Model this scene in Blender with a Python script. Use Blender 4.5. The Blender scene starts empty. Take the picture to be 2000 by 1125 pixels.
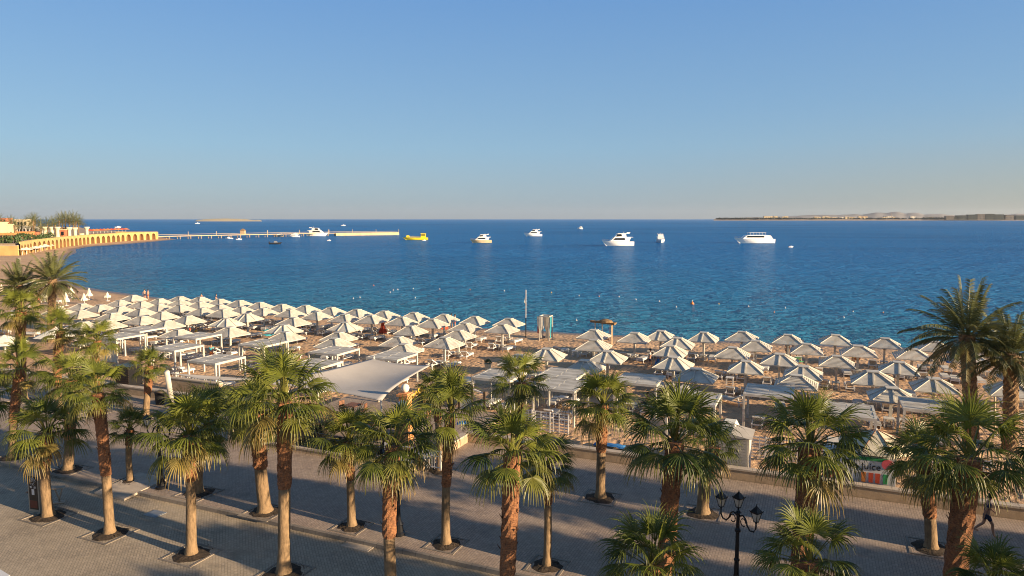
import bpy, bmesh, math, random
import numpy as np
from mathutils import Vector, Matrix, Euler
R = math.radians
C = bpy.context.scene.collection
rnd = random.Random(7)

# ------------------------------------------------------------------ camera
FPX, CAMZ = 1376.0, 13.2
PITCH = math.atan(135.5 / FPX)
cd = bpy.data.cameras.new('camera'); cam = bpy.data.objects.new('camera', cd); C.objects.link(cam)
cd.sensor_width = 36; cd.lens = 36 * FPX / 2000; cd.clip_start = 0.1; cd.clip_end = 60000
cam.location = (0, 0, CAMZ); cam.rotation_euler = (math.pi / 2 - PITCH, 0, 0)
bpy.context.scene.camera = cam

# ------------------------------------------------------------------ sky, sun, exposure
SUN_EL, SUN_BEAR = R(13), R(118)          # bearing clockwise from +Y
w = bpy.data.worlds.new('World'); bpy.context.scene.world = w; w.use_nodes = True
nt = w.node_tree; bg = nt.nodes['Background']
sky = nt.nodes.new('ShaderNodeTexSky'); sky.sky_type = 'NISHITA'; sky.sun_disc = False
sky.sun_elevation = SUN_EL; sky.sun_rotation = SUN_BEAR
sky.altitude = 0; sky.air_density = 1.0; sky.dust_density = 0.7; sky.ozone_density = 2.2
# haze of a dusty evening: the lower sky is a blend of the Nishita sky and the colours of the hazy air
L_ = nt.links.new; tcw = nt.nodes.new('ShaderNodeTexCoord'); spw = nt.nodes.new('ShaderNodeSeparateXYZ'); L_(tcw.outputs['Generated'], spw.inputs[0])
rmp = nt.nodes.new('ShaderNodeValToRGB'); mz = nt.nodes.new('ShaderNodeMapRange'); L_(spw.outputs['Z'], mz.inputs[0]); mz.inputs[2].default_value = .4; L_(mz.outputs[0], rmp.inputs[0])
el_ = rmp.color_ramp.elements; el_.new(.5); el_.new(.7)
for e_, (p_, c_) in zip(el_, ((0.0, (1.95, 2.35, 2.85)), (.07, (1.80, 2.55, 3.30)), (.24, (1.55, 2.75, 4.0)), (.75, (.88, 2.05, 4.15)))): e_.position = p_; e_.color = (c_[0] / 5, c_[1] / 5, c_[2] / 5, 1)
sc_ = nt.nodes.new('ShaderNodeVectorMath'); sc_.operation = 'SCALE'; sc_.inputs['Scale'].default_value = 5; L_(rmp.outputs[0], sc_.inputs[0])
def wmix(fac, a, b_):
    m_ = nt.nodes.new('ShaderNodeMix'); m_.data_type = 'RGBA'; L_(fac, m_.inputs[0])
    for k_, v_ in ((6, a), (7, b_)):
        if isinstance(v_, tuple): m_.inputs[k_].default_value = v_
        else: L_(v_, m_.inputs[k_])
    return m_.outputs[2]
def wrange(src, a, b_, c_, d_):
    m_ = nt.nodes.new('ShaderNodeMapRange'); m_.interpolation_type = 'SMOOTHSTEP'; L_(src, m_.inputs[0])
    for k_, v_ in enumerate((a, b_, c_, d_)): m_.inputs[k_ + 1].default_value = v_
    return m_.outputs[0]
warm = nt.nodes.new('ShaderNodeMath'); warm.operation = 'MULTIPLY'; L_(wrange(spw.outputs['X'], .05, .75, 0, .85), warm.inputs[0]); L_(wrange(spw.outputs['Z'], -.05, .16, 1, 0), warm.inputs[1])
air = wmix(warm.outputs[0], sc_.outputs[0], (2.6, 2.45, 1.9, 1))
L_(wmix(wrange(spw.outputs['Z'], .3, .75, .80, 0.0), sky.outputs[0], air), bg.inputs[0]); bg.inputs[1].default_value = 0.066
sl = bpy.data.lights.new('sun', 'SUN'); sun = bpy.data.objects.new('sun', sl); C.objects.link(sun)
sl.energy = 5.0; sl.angle = R(0.5); sl.color = (1.0, 0.77, 0.50)
sd = Vector((math.sin(SUN_BEAR) * math.cos(SUN_EL), math.cos(SUN_BEAR) * math.cos(SUN_EL), math.sin(SUN_EL)))
sun.rotation_euler = sd.to_track_quat('Z', 'Y').to_euler()
vs = bpy.context.scene.view_settings
vs.view_transform = 'Standard'; vs.look = 'None'; vs.gamma = 1; vs.use_curve_mapping = False; vs.exposure = 1.3
bpy.context.scene.cycles.filter_width = 1.05

# ------------------------------------------------------------------ helpers
def un(px, py, z=0.0):
    """point of the world at height z that the pixel (of the 2000 px photo) looks at"""
    x = (px - 1000) / FPX; y = -(py - 562.5) / FPX
    d = Vector((x, math.cos(PITCH) + y * math.sin(PITCH), -math.sin(PITCH) + y * math.cos(PITCH)))
    t = (z - CAMZ) / d.z
    return Vector((d.x * t, d.y * t, z))
GA = R(23.5); gc, gs = math.cos(GA), math.sin(GA)
def F(u, v, z=0.0):
    """promenade frame: u along the promenade (to the right), v towards the sea"""
    return Vector((u * gc + v * gs, -u * gs + v * gc, z))
def UV(P): return (P[0] * gc - P[1] * gs, P[0] * gs + P[1] * gc)
GR = -GA
def height_of(px_y, P):
    """height of the point above ground point P that shows at picture row px_y"""
    y = -(px_y - 562.5) / FPX
    dy = math.cos(PITCH) + y * math.sin(PITCH); dz = -math.sin(PITCH) + y * math.cos(PITCH)
    return CAMZ + P[1] / dy * dz

ORD = ['first', 'second', 'third', 'fourth', 'fifth', 'sixth', 'seventh', 'eighth', 'ninth', 'tenth', 'eleventh',
       'twelfth', 'thirteenth', 'fourteenth', 'fifteenth', 'sixteenth', 'seventeenth', 'eighteenth', 'nineteenth', 'twentieth']

def tag(o, label=None, cat=None, group=None, kind=None):
    if label: o['label'] = label
    if cat: o['category'] = cat
    if group: o['group'] = group
    if kind: o['kind'] = kind
    return o
def thing(name, label, cat, loc=(0, 0, 0), rz=0, group=None):
    o = bpy.data.objects.new(name, None); o.empty_display_size = 0.3
    C.objects.link(o); o.location = loc; o.rotation_euler = (0, 0, rz)
    return tag(o, label, cat, group)
def copy_tree(o, parent=None):
    c = o.copy(); C.objects.link(c)
    if parent is not None: c.parent = parent
    for ch in o.children: copy_tree(ch, c)
    return c

class MB:
    def __init__(s): s.v = []; s.f = []; s.m = []
    def add(s, vs_, fs, mi=0, M=None):
        n = len(s.v)
        for p in vs_:
            s.v.append(tuple(M @ Vector(p)) if M is not None else tuple(p))
        for f in fs: s.f.append(tuple(i + n for i in f)); s.m.append(mi)
    def box(s, c, d, rz=0, mi=0, M=None, taper=1.0):
        hx, hy, hz = d[0] / 2, d[1] / 2, d[2] / 2
        L = Matrix.Translation(c) @ Matrix.Rotation(rz, 4, 'Z')
        if M is not None: L = M @ L
        vs_ = [(x * hx * (taper if z > 0 else 1), y * hy * (taper if z > 0 else 1), z * hz) for z in (-1, 1) for y in (-1, 1) for x in (-1, 1)]
        s.add(vs_, [(0, 2, 3, 1), (4, 5, 7, 6), (0, 1, 5, 4), (2, 6, 7, 3), (0, 4, 6, 2), (1, 3, 7, 5)], mi, L)
    def bar(s, a, b, wd, hg, mi=0):
        a = Vector(a); b = Vector(b); d = b - a; L = d.length
        q = d.to_track_quat('X', 'Z').to_matrix().to_4x4()
        s.box((0, 0, 0), (L, wd, hg), 0, mi, Matrix.Translation((a + b) / 2) @ q)
    def tube(s, pts, rad, n=8, mi=0, cap=True):
        pts = [Vector(p) for p in pts]
        if not hasattr(rad, '__len__'): rad = [rad] * len(pts)
        b = len(s.v); ref = Vector((0, 0, 1))
        for i, p in enumerate(pts):
            t = (pts[min(i + 1, len(pts) - 1)] - pts[max(i - 1, 0)]).normalized()
            r_ = ref if abs(t.dot(ref)) < 0.95 else Vector((1, 0, 0))
            x = t.cross(r_).normalized(); y = t.cross(x)
            for k in range(n):
                a = 2 * math.pi * k / n
                s.v.append(tuple(p + (x * math.cos(a) + y * math.sin(a)) * rad[i]))
        for i in range(len(pts) - 1):
            for k in range(n):
                k2 = (k + 1) % n
                s.f.append((b + i * n + k, b + i * n + k2, b + (i + 1) * n + k2, b + (i + 1) * n + k)); s.m.append(mi)
        if cap:
            s.f.append(tuple(b + k for k in reversed(range(n)))); s.m.append(mi)
            e = b + (len(pts) - 1) * n
            s.f.append(tuple(e + k for k in range(n))); s.m.append(mi)
    def lathe(s, prof, n=12, mi=0, M=None, flat=False):
        b = len(s.v)
        for (r, z) in prof:
            for k in range(n):
                a = 2 * math.pi * (k + (0.5 if flat else 0)) / n
                p = Vector((r * math.cos(a), r * math.sin(a), z))
                s.v.append(tuple(M @ p) if M is not None else tuple(p))
        for i in range(len(prof) - 1):
            for k in range(n):
                k2 = (k + 1) % n
                s.f.append((b + i * n + k, b + i * n + k2, b + (i + 1) * n + k2, b + (i + 1) * n + k)); s.m.append(mi)
        s.f.append(tuple(b + k for k in reversed(range(n)))); s.m.append(mi)
        e = b + (len(prof) - 1) * n
        s.f.append(tuple(e + k for k in range(n))); s.m.append(mi)
    def prism(s, poly, z0, z1, mi=0, M=None):
        """extrude a plan polygon (counter clockwise) from z0 to z1"""
        n = len(poly)
        vs_ = [(p[0], p[1], z0) for p in poly] + [(p[0], p[1], z1) for p in poly]
        fs = [tuple(reversed(range(n))), tuple(range(n, 2 * n))] + [(i, (i + 1) % n, n + (i + 1) % n, n + i) for i in range(n)]
        s.add(vs_, fs, mi, M)
    def side(s, poly, y0, y1, mi=0, M=None):
        """extrude a side profile (x,z) across y"""
        n = len(poly)
        vs_ = [(p[0], y0, p[1]) for p in poly] + [(p[0], y1, p[1]) for p in poly]
        fs = [tuple(range(n)), tuple(reversed(range(n, 2 * n)))] + [(i, n + i, n + (i + 1) % n, (i + 1) % n) for i in range(n)]
        s.add(vs_, fs, mi, M)
    def mesh(s, name, mats, smooth=False):
        me = bpy.data.meshes.new(name); me.from_pydata(s.v, [], s.f)
        for m_ in (mats if isinstance(mats, (list, tuple)) else [mats]): me.materials.append(m_)
        me.polygons.foreach_set('material_index', s.m)
        if smooth: me.polygons.foreach_set('use_smooth', [True] * len(s.f))
        me.update(); return me
    def build(s, name, mats, parent=None, smooth=False):
        o = bpy.data.objects.new(name, s.mesh(name, mats, smooth)); C.objects.link(o)
        if parent is not None: o.parent = parent
        return o

# ------------------------------------------------------------------ materials
def nodes(name):
    m = bpy.data.materials.new(name); m.use_nodes = True; t = m.node_tree
    return m, t, t.nodes['Principled BSDF']
def N(t, ty, **kw):
    n = t.nodes.new(ty)
    for k, v in kw.items(): setattr(n, k, v)
    return n
def mix(t, a, b, fac, blend='MIX'):
    n = N(t, 'ShaderNodeMix', data_type='RGBA', blend_type=blend)
    for sock, val in ((n.inputs[0], fac), (n.inputs[6], a), (n.inputs[7], b)):
        if isinstance(val, bpy.types.NodeSocket): t.links.new(val, sock)
        elif isinstance(val, (int, float)): sock.default_value = val
        else: sock.default_value = (*val, 1)
    return n.outputs[2]
def noise(t, scale, detail=3, coord=None, rough=.55, dist=0):
    n = N(t, 'ShaderNodeTexNoise'); n.inputs['Scale'].default_value = scale; n.inputs['Detail'].default_value = detail
    n.inputs['Roughness'].default_value = rough; n.inputs['Distortion'].default_value = dist
    if coord is not None: t.links.new(coord, n.inputs['Vector'])
    return n.outputs['Fac']
def ramp(t, x, stops):
    n = N(t, 'ShaderNodeValToRGB'); t.links.new(x, n.inputs[0]); e = n.color_ramp.elements
    while len(e) < len(stops): e.new(0.5)
    for i, (p, c) in enumerate(stops):
        e[i].position = p; e[i].color = (*c, 1) if hasattr(c, '__len__') else (c, c, c, 1)
    return n.outputs[0]
def mapr(t, x, a, b, c=0.0, d=1.0):
    n = N(t, 'ShaderNodeMapRange'); t.links.new(x, n.inputs[0])
    for i, v in enumerate((a, b, c, d)): n.inputs[i + 1].default_value = v
    return n.outputs[0]
def coords(t, kind='Object', scale=None, rz=0):
    tc = N(t, 'ShaderNodeTexCoord')
    if scale is None and not rz: return tc.outputs[kind]
    mp = N(t, 'ShaderNodeMapping'); t.links.new(tc.outputs[kind], mp.inputs[0])
    if scale: mp.inputs['Scale'].default_value = scale
    mp.inputs['Rotation'].default_value = (0, 0, rz)
    return mp.outputs[0]
def bump(t, h, strength, dist, prev=None):
    n = N(t, 'ShaderNodeBump'); n.inputs['Strength'].default_value = strength; n.inputs['Distance'].default_value = dist
    t.links.new(h, n.inputs['Height'])
    if prev is not None: t.links.new(prev, n.inputs['Normal'])
    return n.outputs[0]
def paint(name, col, rough=.5, var=.12, scale=3.0, metal=0, bmp=0, spec=.4, world=False):
    """plain coloured surface with mottled wear"""
    m, t, b = nodes(name)
    if world:
        g = N(t, 'ShaderNodeNewGeometry'); co = g.outputs['Position']
    else: co = coords(t)
    n1 = noise(t, scale, 4, co); n2 = noise(t, scale * 9, 3, co)
    d = tuple(c * (1 - var * 2) for c in col); l = tuple(min(1, c * (1 + var)) for c in col)
    c1 = mix(t, d, l, mapr(t, n1, .3, .7)); c2 = mix(t, c1, tuple(c * (1 - var) for c in col), mapr(t, n2, .45, .75, 0, .6))
    t.links.new(c2, b.inputs['Base Color']); b.inputs['Roughness'].default_value = rough
    b.inputs['Metallic'].default_value = metal; b.inputs['Specular IOR Level'].default_value = spec
    if bmp: t.links.new(bump(t, n2, .6, bmp), b.inputs['Normal'])
    return m
M = {}
M['white'] = paint('white_painted_wood', (.52, .485, .42), .6, .13, 1.6, world=True)
M['white2'] = paint('white_metal_frame', (.62, .60, .57), .4, .05, 4, world=True)
M['cush'] = paint('white_cushion', (.55, .53, .49), .9, .10, 5, world=True)
M['cream'] = paint('cream_canvas', (.62, .54, .38), .85, .08, 3, world=True)
M['curtain'] = paint('cream_curtain', (.70, .66, .55), .9, .1, 3, world=True)
M['sail'] = paint('sail_cloth', (.42, .385, .35), .8, .05, .6)
M['black'] = paint('black_cast_iron', (.012, .012, .014), .35, .2, 8)
M['dark'] = paint('dark_wood', (.05, .032, .022), .6, .2, 6)
M['brown'] = paint('brown_timber', (.20, .09, .05), .6, .2, 6)
M['thatch'] = paint('dry_thatch', (.28, .17, .08), .9, .25, 12, bmp=.03)
M['stone'] = paint('sand_stone', (.42, .30, .19), .8, .12, 2.5, bmp=.01)
M['orange_stone'] = paint('orange_render', (.60, .27, .10), .8, .12, 2.5, bmp=.01)
M['coping'] = paint('pale_coping', (.46, .38, .30), .75, .12, 2.0, bmp=.01)
M['yellow_wall'] = paint('yellow_render', (.56, .39, .15), .85, .14, .25)
M['yellow_shaded'] = paint('shaded_niche', (.20, .10, .04), .85, .1, .3)  # recess shade of the arches put into the niche colour
M['pale_wall'] = paint('pale_render', (.54, .43, .26), .85, .1, .3)
M['red_wall'] = paint('red_render', (.42, .15, .08), .85, .12, .3)
M['glass_dark'] = paint('tinted_glass', (.012, .016, .022), .08, .1, 2)
M['yacht'] = paint('white_gelcoat', (.80, .78, .75), .25, .03, 1)
M['yacht_sunlit'] = paint('sunlit_hull', (.60, .46, .28), .35, .06, 1)  # tan of the low sun on a pale hull, put into the colour
M['yellow_boat'] = paint('yellow_hull', (.72, .55, .03), .4, .06, 1)
M['boat_dark'] = paint('dark_hull', (.02, .022, .03), .4, .1, 1)
M['teal'] = paint('teal_cloth', (.06, .38, .42), .8, .1, 5)
M['blue'] = paint('blue_cloth', (.03, .16, .40), .8, .1, 5)
M['red'] = paint('red_canvas', (.50, .07, .03), .8, .15, 5)
M['pink'] = paint('pink_cloth', (.62, .10, .12), .8, .1, 5)
M['green'] = paint('green_cloth', (.04, .30, .10), .8, .1, 5)
M['yellow'] = paint('yellow_cloth', (.70, .48, .05), .8, .1, 5)
M['orange'] = paint('orange_buoy', (.62, .20, .05), .5, .1, 5)
M['navy'] = paint('navy_cloth', (.02, .025, .06), .8, .1, 5)
M['skin'] = paint('skin', (.42, .22, .14), .55, .06, 6)
M['hair'] = paint('dark_hair', (.02, .014, .01), .6, .2, 20)
M['soil'] = paint('dark_soil', (.055, .038, .025), .95, .35, 8, bmp=.05)
M['pier'] = paint('tan_pier', (.50, .38, .23), .85, .1, .3)
M['kiosk'] = paint('boarded_kiosk', (.40, .36, .31), .7, .08, 2)
M['sign_red'] = paint('sign_dark_red', (.10, .018, .014), .4, .1, 5)
M['globe'] = paint('milky_globe', (.72, .66, .58), .3, .03, 3)
M['lampglass'] = paint('frosted_glass', (.55, .52, .44), .3, .06, 8)
M['signbeige'] = paint('beige_sign_box', (.30, .26, .20), .6, .08, 3)
M['metalgrey'] = paint('grey_metal', (.30, .31, .32), .4, .1, 3, metal=.5)
M['hill'] = paint('far_hills', (.26, .24, .23), 1, .2, .004)
M['farwood'] = paint('far_trees', (.03, .034, .025), 1, .3, .02)
M['leaf_small'] = paint('shrub_leaf', (.06, .10, .03), .6, .3, 3)

def leaf_mat(name, green, light, straw, transl=.3):
    m, t, b = nodes(name)
    at = N(t, 'ShaderNodeAttribute', attribute_name='tip'); sep = N(t, 'ShaderNodeSeparateColor'); t.links.new(at.outputs['Color'], sep.inputs[0])
    c0 = mix(t, green, light, sep.outputs['Green'])
    c1 = mix(t, c0, straw, sep.outputs['Red'])
    c2 = mix(t, c1, tuple(c * .55 for c in green), mapr(t, noise(t, 2.5, 3, coords(t)), .45, .7, 0, .55))
    t.links.new(c2, b.inputs['Base Color']); b.inputs['Roughness'].default_value = .42; b.inputs['Specular IOR Level'].default_value = .45
    tr = N(t, 'ShaderNodeBsdfTranslucent'); t.links.new(c2, tr.inputs[0])
    mx = N(t, 'ShaderNodeMixShader'); mx.inputs[0].default_value = transl
    t.links.new(b.outputs[0], mx.inputs[1]); t.links.new(tr.outputs[0], mx.inputs[2])
    t.links.new(mx.outputs[0], t.nodes['Material Output'].inputs[0]); return m
M['fan'] = leaf_mat('fan_leaf', (.055, .085, .018), (.24, .255, .038), (.34, .22, .075), .34)
M['feather'] = leaf_mat('feather_leaf', (.070, .095, .035), (.14, .15, .05), (.30, .22, .09), .25)
def trunk_mat(name, a, b_, c_, sc, bd, stretch=(1, 1, .3)):
    m, t, b = nodes(name); co = coords(t, 'Object', stretch)
    n1 = noise(t, sc, 5, co, .65); n2 = noise(t, sc * .35, 3, coords(t))
    c = ramp(t, n1, [(.30, c_), (.48, a), (.72, b_)]); c = mix(t, c, c_, mapr(t, n2, .5, .75, 0, .6))
    t.links.new(c, b.inputs['Base Color']); b.inputs['Roughness'].default_value = .9
    t.links.new(bump(t, n1, 1, bd), b.inputs['Normal']); return m
M['trunk_pale'] = trunk_mat('pale_bark', (.21, .135, .070), (.28, .185, .10), (.10, .065, .035), 9, .03)
M['trunk_red'] = trunk_mat('red_leaf_bases', (.25, .105, .045), (.38, .175, .07), (.07, .03, .016), 12, .06, (1, 1, 2.2))
M['trunk_date'] = trunk_mat('date_bark', (.20, .12, .06), (.34, .22, .11), (.05, .03, .018), 10, .06, (1, 1, 1.2))

def sand_mat():
    m, t, b = nodes('beach_sand'); g = N(t, 'ShaderNodeNewGeometry'); co = g.outputs['Position']
    big = noise(t, .12, 4, co); mid = noise(t, 1.2, 5, co, .6); fine = noise(t, 14, 4, co, .7)
    c = mix(t, (.43, .26, .145), (.56, .36, .205), mapr(t, big, .35, .65))
    c = mix(t, c, (.24, .135, .075), mapr(t, mid, .50, .74, 0, .6))
    c = mix(t, c, (.60, .42, .27), mapr(t, fine, .55, .8, 0, .55))
    sep = N(t, 'ShaderNodeSeparateXYZ'); t.links.new(co, sep.inputs[0])
    wet = mapr(t, sep.outputs['Z'], -.50, -.25, 1, 0)
    c = mix(t, c, (.13, .085, .055), wet)
    t.links.new(c, b.inputs['Base Color'])
    t.links.new(mapr(t, wet, 0, 1, .95, .35), b.inputs['Roughness'])
    v = N(t, 'ShaderNodeTexVoronoi'); v.inputs['Scale'].default_value = 1.9; t.links.new(co, v.inputs['Vector'])
    n_ = bump(t, mapr(t, v.outputs['Distance'], 0, .45), 1, .11); n_ = bump(t, mid, 1, .18, n_)
    t.links.new(bump(t, fine, .5, .02, n_), b.inputs['Normal']); return m
M['sand'] = sand_mat()

def paver_mat(name, c1, c2, mortar, rot, bw=.22, bh=.11, dusty=(.34, .27, .20), da=.5):
    m, t, b = nodes(name); g = N(t, 'ShaderNodeNewGeometry'); co = g.outputs['Position']
    mp = N(t, 'ShaderNodeMapping'); t.links.new(co, mp.inputs[0]); mp.inputs['Rotation'].default_value = (0, 0, rot)
    br = N(t, 'ShaderNodeTexBrick'); t.links.new(mp.outputs[0], br.inputs[0])
    br.inputs['Color1'].default_value = (*c1, 1); br.inputs['Color2'].default_value = (*c2, 1); br.inputs['Mortar'].default_value = (*mortar, 1)
    br.inputs['Scale'].default_value = 1; br.inputs['Brick Width'].default_value = bw; br.inputs['Row Height'].default_value = bh
    br.inputs['Mortar Size'].default_value = .011; br.inputs['Mortar Smooth'].default_value = .3; br.inputs['Bias'].default_value = -.1
    c = mix(t, br.outputs['Color'], dusty, mapr(t, noise(t, .28, 5, co, .65), .42, .66, 0, da))
    c = mix(t, c, tuple(x * .45 for x in c1), mapr(t, noise(t, .8, 6, co, .75), .50, .72, 0, .6))
    c = mix(t, c, tuple(min(1, x * 1.5) for x in c2), mapr(t, noise(t, 7, 2, co), .58, .75, 0, .4))
    t.links.new(c, b.inputs['Base Color']); b.inputs['Roughness'].default_value = .72
    n_ = bump(t, br.outputs['Fac'], -.7, .008); t.links.new(bump(t, noise(t, 6, 4, co), .6, .012, n_), b.inputs['Normal'])
    return m
M['paver'] = paver_mat('promenade_pavers', (.29, .215, .165), (.37, .28, .215), (.15, .115, .09), GA + R(90))
M['paver2'] = paver_mat('road_pavers', (.32, .26, .19), (.40, .32, .235), (.17, .14, .10), GA + R(45), dusty=(.44, .355, .25))
M['kerb'] = paver_mat('kerb_stone', (.16, .135, .11), (.24, .20, .16), (.04, .035, .03), GA, bw=.6, bh=2.0)

def water_mat():
    m, t, b = nodes('sea_water'); g = N(t, 'ShaderNodeNewGeometry'); pos = g.outputs['Position']
    # distance off the beach, measured along v: shallow water is greener
    dot = N(t, 'ShaderNodeVectorMath', operation='DOT_PRODUCT'); t.links.new(pos, dot.inputs[0]); dot.inputs[1].default_value = (gs, gc, 0)
    v = dot.outputs['Value']; warp = noise(t, .02, 3, pos)
    add = N(t, 'ShaderNodeMath', operation='MULTIPLY_ADD'); t.links.new(warp, add.inputs[0]); add.inputs[1].default_value = 60; t.links.new(v, add.inputs[2])
    dep = mapr(t, add.outputs[0], 105, 330)
    c = ramp(t, dep, [(0, (.024, .175, .29)), (.22, (.019, .165, .35)), (.6, (.018, .160, .40)), (1, (.017, .150, .40))])
    pat = noise(t, 1, 4, coords(t, 'Object', (.004, .010, 1)), .6)
    c = mix(t, c, (.004, .07, .22), mapr(t, pat, .48, .72, 0, .6))
    t.links.new(c, b.inputs['Base Color']); b.inputs['Roughness'].default_value = .10; b.inputs['IOR'].default_value = 1.33
    b.inputs['Specular IOR Level'].default_value = 0
    def waves(sx, sy, r_, amp, det=3):
        n1 = noise(t, 1, det, coords(t, 'Object', (sx, sy, 1), R(r_)), .55, .6)
        a = N(t, 'ShaderNodeMath', operation='SUBTRACT'); t.links.new(n1, a.inputs[0]); a.inputs[1].default_value = .5
        ab = N(t, 'ShaderNodeMath', operation='ABSOLUTE'); t.links.new(a.outputs[0], ab.inputs[0])
        mu = N(t, 'ShaderNodeMath', operation='MULTIPLY'); t.links.new(ab.outputs[0], mu.inputs[0]); mu.inputs[1].default_value = -amp
        return mu.outputs[0]
    hs = [waves(*w_) for w_ in WAVES]; h = hs[0]
    for x in hs[1:]:
        ad = N(t, 'ShaderNodeMath', operation='ADD'); t.links.new(h, ad.inputs[0]); t.links.new(x, ad.inputs[1]); h = ad.outputs[0]
    nn = bump(t, h, 1, 1.0); t.links.new(nn, b.inputs['Normal'])
    # a wind-rippled sea mirrors less at grazing angles than a flat one: cap the Fresnel share
    gl = N(t, 'ShaderNodeBsdfGlossy'); gl.inputs['Roughness'].default_value = .10; gl.inputs['Color'].default_value = (.75, .9, 1, 1); t.links.new(nn, gl.inputs['Normal'])
    fr = N(t, 'ShaderNodeFresnel'); fr.inputs[0].default_value = 1.33; t.links.new(nn, fr.inputs['Normal'])
    mx = N(t, 'ShaderNodeMixShader'); t.links.new(mapr(t, fr.outputs[0], 0, 1, 0, WSPEC), mx.inputs[0])
    t.links.new(b.outputs[0], mx.inputs[1]); t.links.new(gl.outputs[0], mx.inputs[2]); t.links.new(mx.outputs[0], t.nodes['Material Output'].inputs[0]); return m
WSPEC = .78
WAVES = [(.030, .055, 8, 5.0), (.12, .22, -6, 4), (.40, .65, 10, 2.3), (1.3, 2.0, 0, .5)]
M['water'] = water_mat()
# ------------------------------------------------------------------ sea and land
SEA = -0.6
SHORE_PX = [(2500, 712), (2200, 697), (1900, 684), (1600, 673), (1360, 664), (1265, 657), (1130, 651), (1030, 645), (940, 640.5),
            (780, 627), (640, 616), (500, 604), (400, 592), (300, 580), (240, 572), (200, 566.5), (165, 560), (150, 556), (131, 548),
            (121, 534), (118, 520), (124, 508), (138, 499), (150, 493), (148, 487), (174, 482), (246, 477), (310, 471), (338, 468.5),
            (345, 467.5), (330, 465), (300, 461.5), (240, 455), (190, 450), (165, 446), (150, 441), (40, 437), (-300, 436)]
SHORE = [UV(un(*p, SEA)) for p in SHORE_PX]
SHORE = [(260, 95)] + SHORE      # (u, v), the far right end first; land lies below / left of the line
sh = np.array([tuple(F(*p)[:2]) for p in SHORE])
poly = np.vstack([sh, [[-4000, sh[-1][1]], [-4000, -200], [600, -200], [600, sh[0][1]]]])
def seg_dist(P, A, B):
    d = B - A; L = (d ** 2).sum(); t = np.clip(((P - A) @ d) / L, 0, 1)
    return np.hypot(*(P - (A + t[:, None] * d)).T)
def inside(P, poly):
    x, y = P.T; r = np.zeros(len(P), bool); n = len(poly)
    for i in range(n):
        x1, y1 = poly[i]; x2, y2 = poly[(i + 1) % n]
        c_ = ((y1 > y) != (y2 > y)); xx = (x2 - x1) * (y - y1) / ((y2 - y1) if y2 != y1 else 1e-9) + x1
        r ^= c_ & (x < xx)
    return r
rad = np.concatenate([[0.5, 8, 16], np.linspace(22, 60, 24), 60 * 1.021 ** np.arange(1, 150)]); rad = rad[rad < 1700]
azs = np.radians(np.concatenate([np.linspace(-60, 48, 330), np.linspace(60, 288, 24)]))
rr, aa = np.meshgrid(rad, azs, indexing='ij')
gp = np.stack([rr * np.sin(aa), rr * np.cos(aa)], -1).reshape(-1, 2)
dist = np.min([seg_dist(gp, sh[i], sh[i + 1]) for i in range(len(sh) - 1)], axis=0)
ins = inside(gp, poly)
hx = np.random.RandomState(3).normal(0, .018, len(gp))
z = np.where(ins, np.clip(SEA + dist * .085, SEA, 0), np.clip(SEA - dist * .10, -3.2, SEA))
z = z + np.where(ins & (dist > 3) & (rr.reshape(-1) < 200), hx, 0)
nr, na = rr.shape
vs_ = np.column_stack([gp, z])
idx = np.arange(nr * na).reshape(nr, na)
q = np.stack([idx[:-1, :], idx[1:, :], np.roll(idx, -1, 1)[1:, :], np.roll(idx, -1, 1)[:-1, :]], -1).reshape(-1, 4)
q = q[:, ::-1]
land_v = ins | (dist < 25)
q = q[land_v[q].any(1)]
me = bpy.data.meshes.new('ground'); me.from_pydata(vs_.tolist(), [], q.tolist()); me.materials.append(M['sand'])
me.polygons.foreach_set('use_smooth', [True] * len(me.polygons)); me.update()
o = bpy.data.objects.new('sand_ground', me); C.objects.link(o); tag(o, kind='structure')
b = MB(); S_ = 16000; b.add([(-S_, -200, SEA), (S_, -200, SEA), (S_, S_, SEA), (-S_, S_, SEA)], [(0, 1, 2, 3)])
tag(b.build('sea_water', M['water']), kind='structure')

# promenade, road and kerb (real steps)
RZ, PZ, KV = .20, .35, 22.4
def slab(name, pts, z0, z1, mat):
    b = MB(); b.prism([tuple(F(u, v)[:2]) for u, v in pts], z0, z1); o = b.build(name, mat); return tag(o, kind='structure')
slab('road', [(-140, -25), (60, -25), (60, KV), (-140, KV)], -.3, RZ, M['paver2'])
slab('promenade', [(-140, KV + .16), (60, KV + .16), (60, 35.3), (-18.5, 35.3), (-18.5, 30.1), (-31, 30.1), (-31, 35.3), (-140, 35.3)], -.3, PZ, M['paver'])
b = MB(); u = -140.0
while u < 60:
    if not (-31.2 < u + .6 < -29.0):
        b.box(F(u + .5, KV + .08, (PZ + .02 - .3) / 2), (.99, .16, PZ + .02 + .3), GR)
    u += 1.0
tag(b.build('kerb', M['kerb']), kind='structure')
slab('bar_terrace', [(-31, 30.12), (-18.5, 30.12), (-18.5, 41.5), (-31, 41.5)], -.3, PZ + .004, M['paver'])
slab('beach_path', [(-100, 35.7), (-31.02, 35.7), (-31.02, 38.2), (-100, 38.2)], -.3, .12, M['paver'])
slab('beach_path', [(-18.4, 35.7), (60, 35.7), (60, 37.9), (-18.4, 37.9)], -.3, .12, M['paver'])
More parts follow.
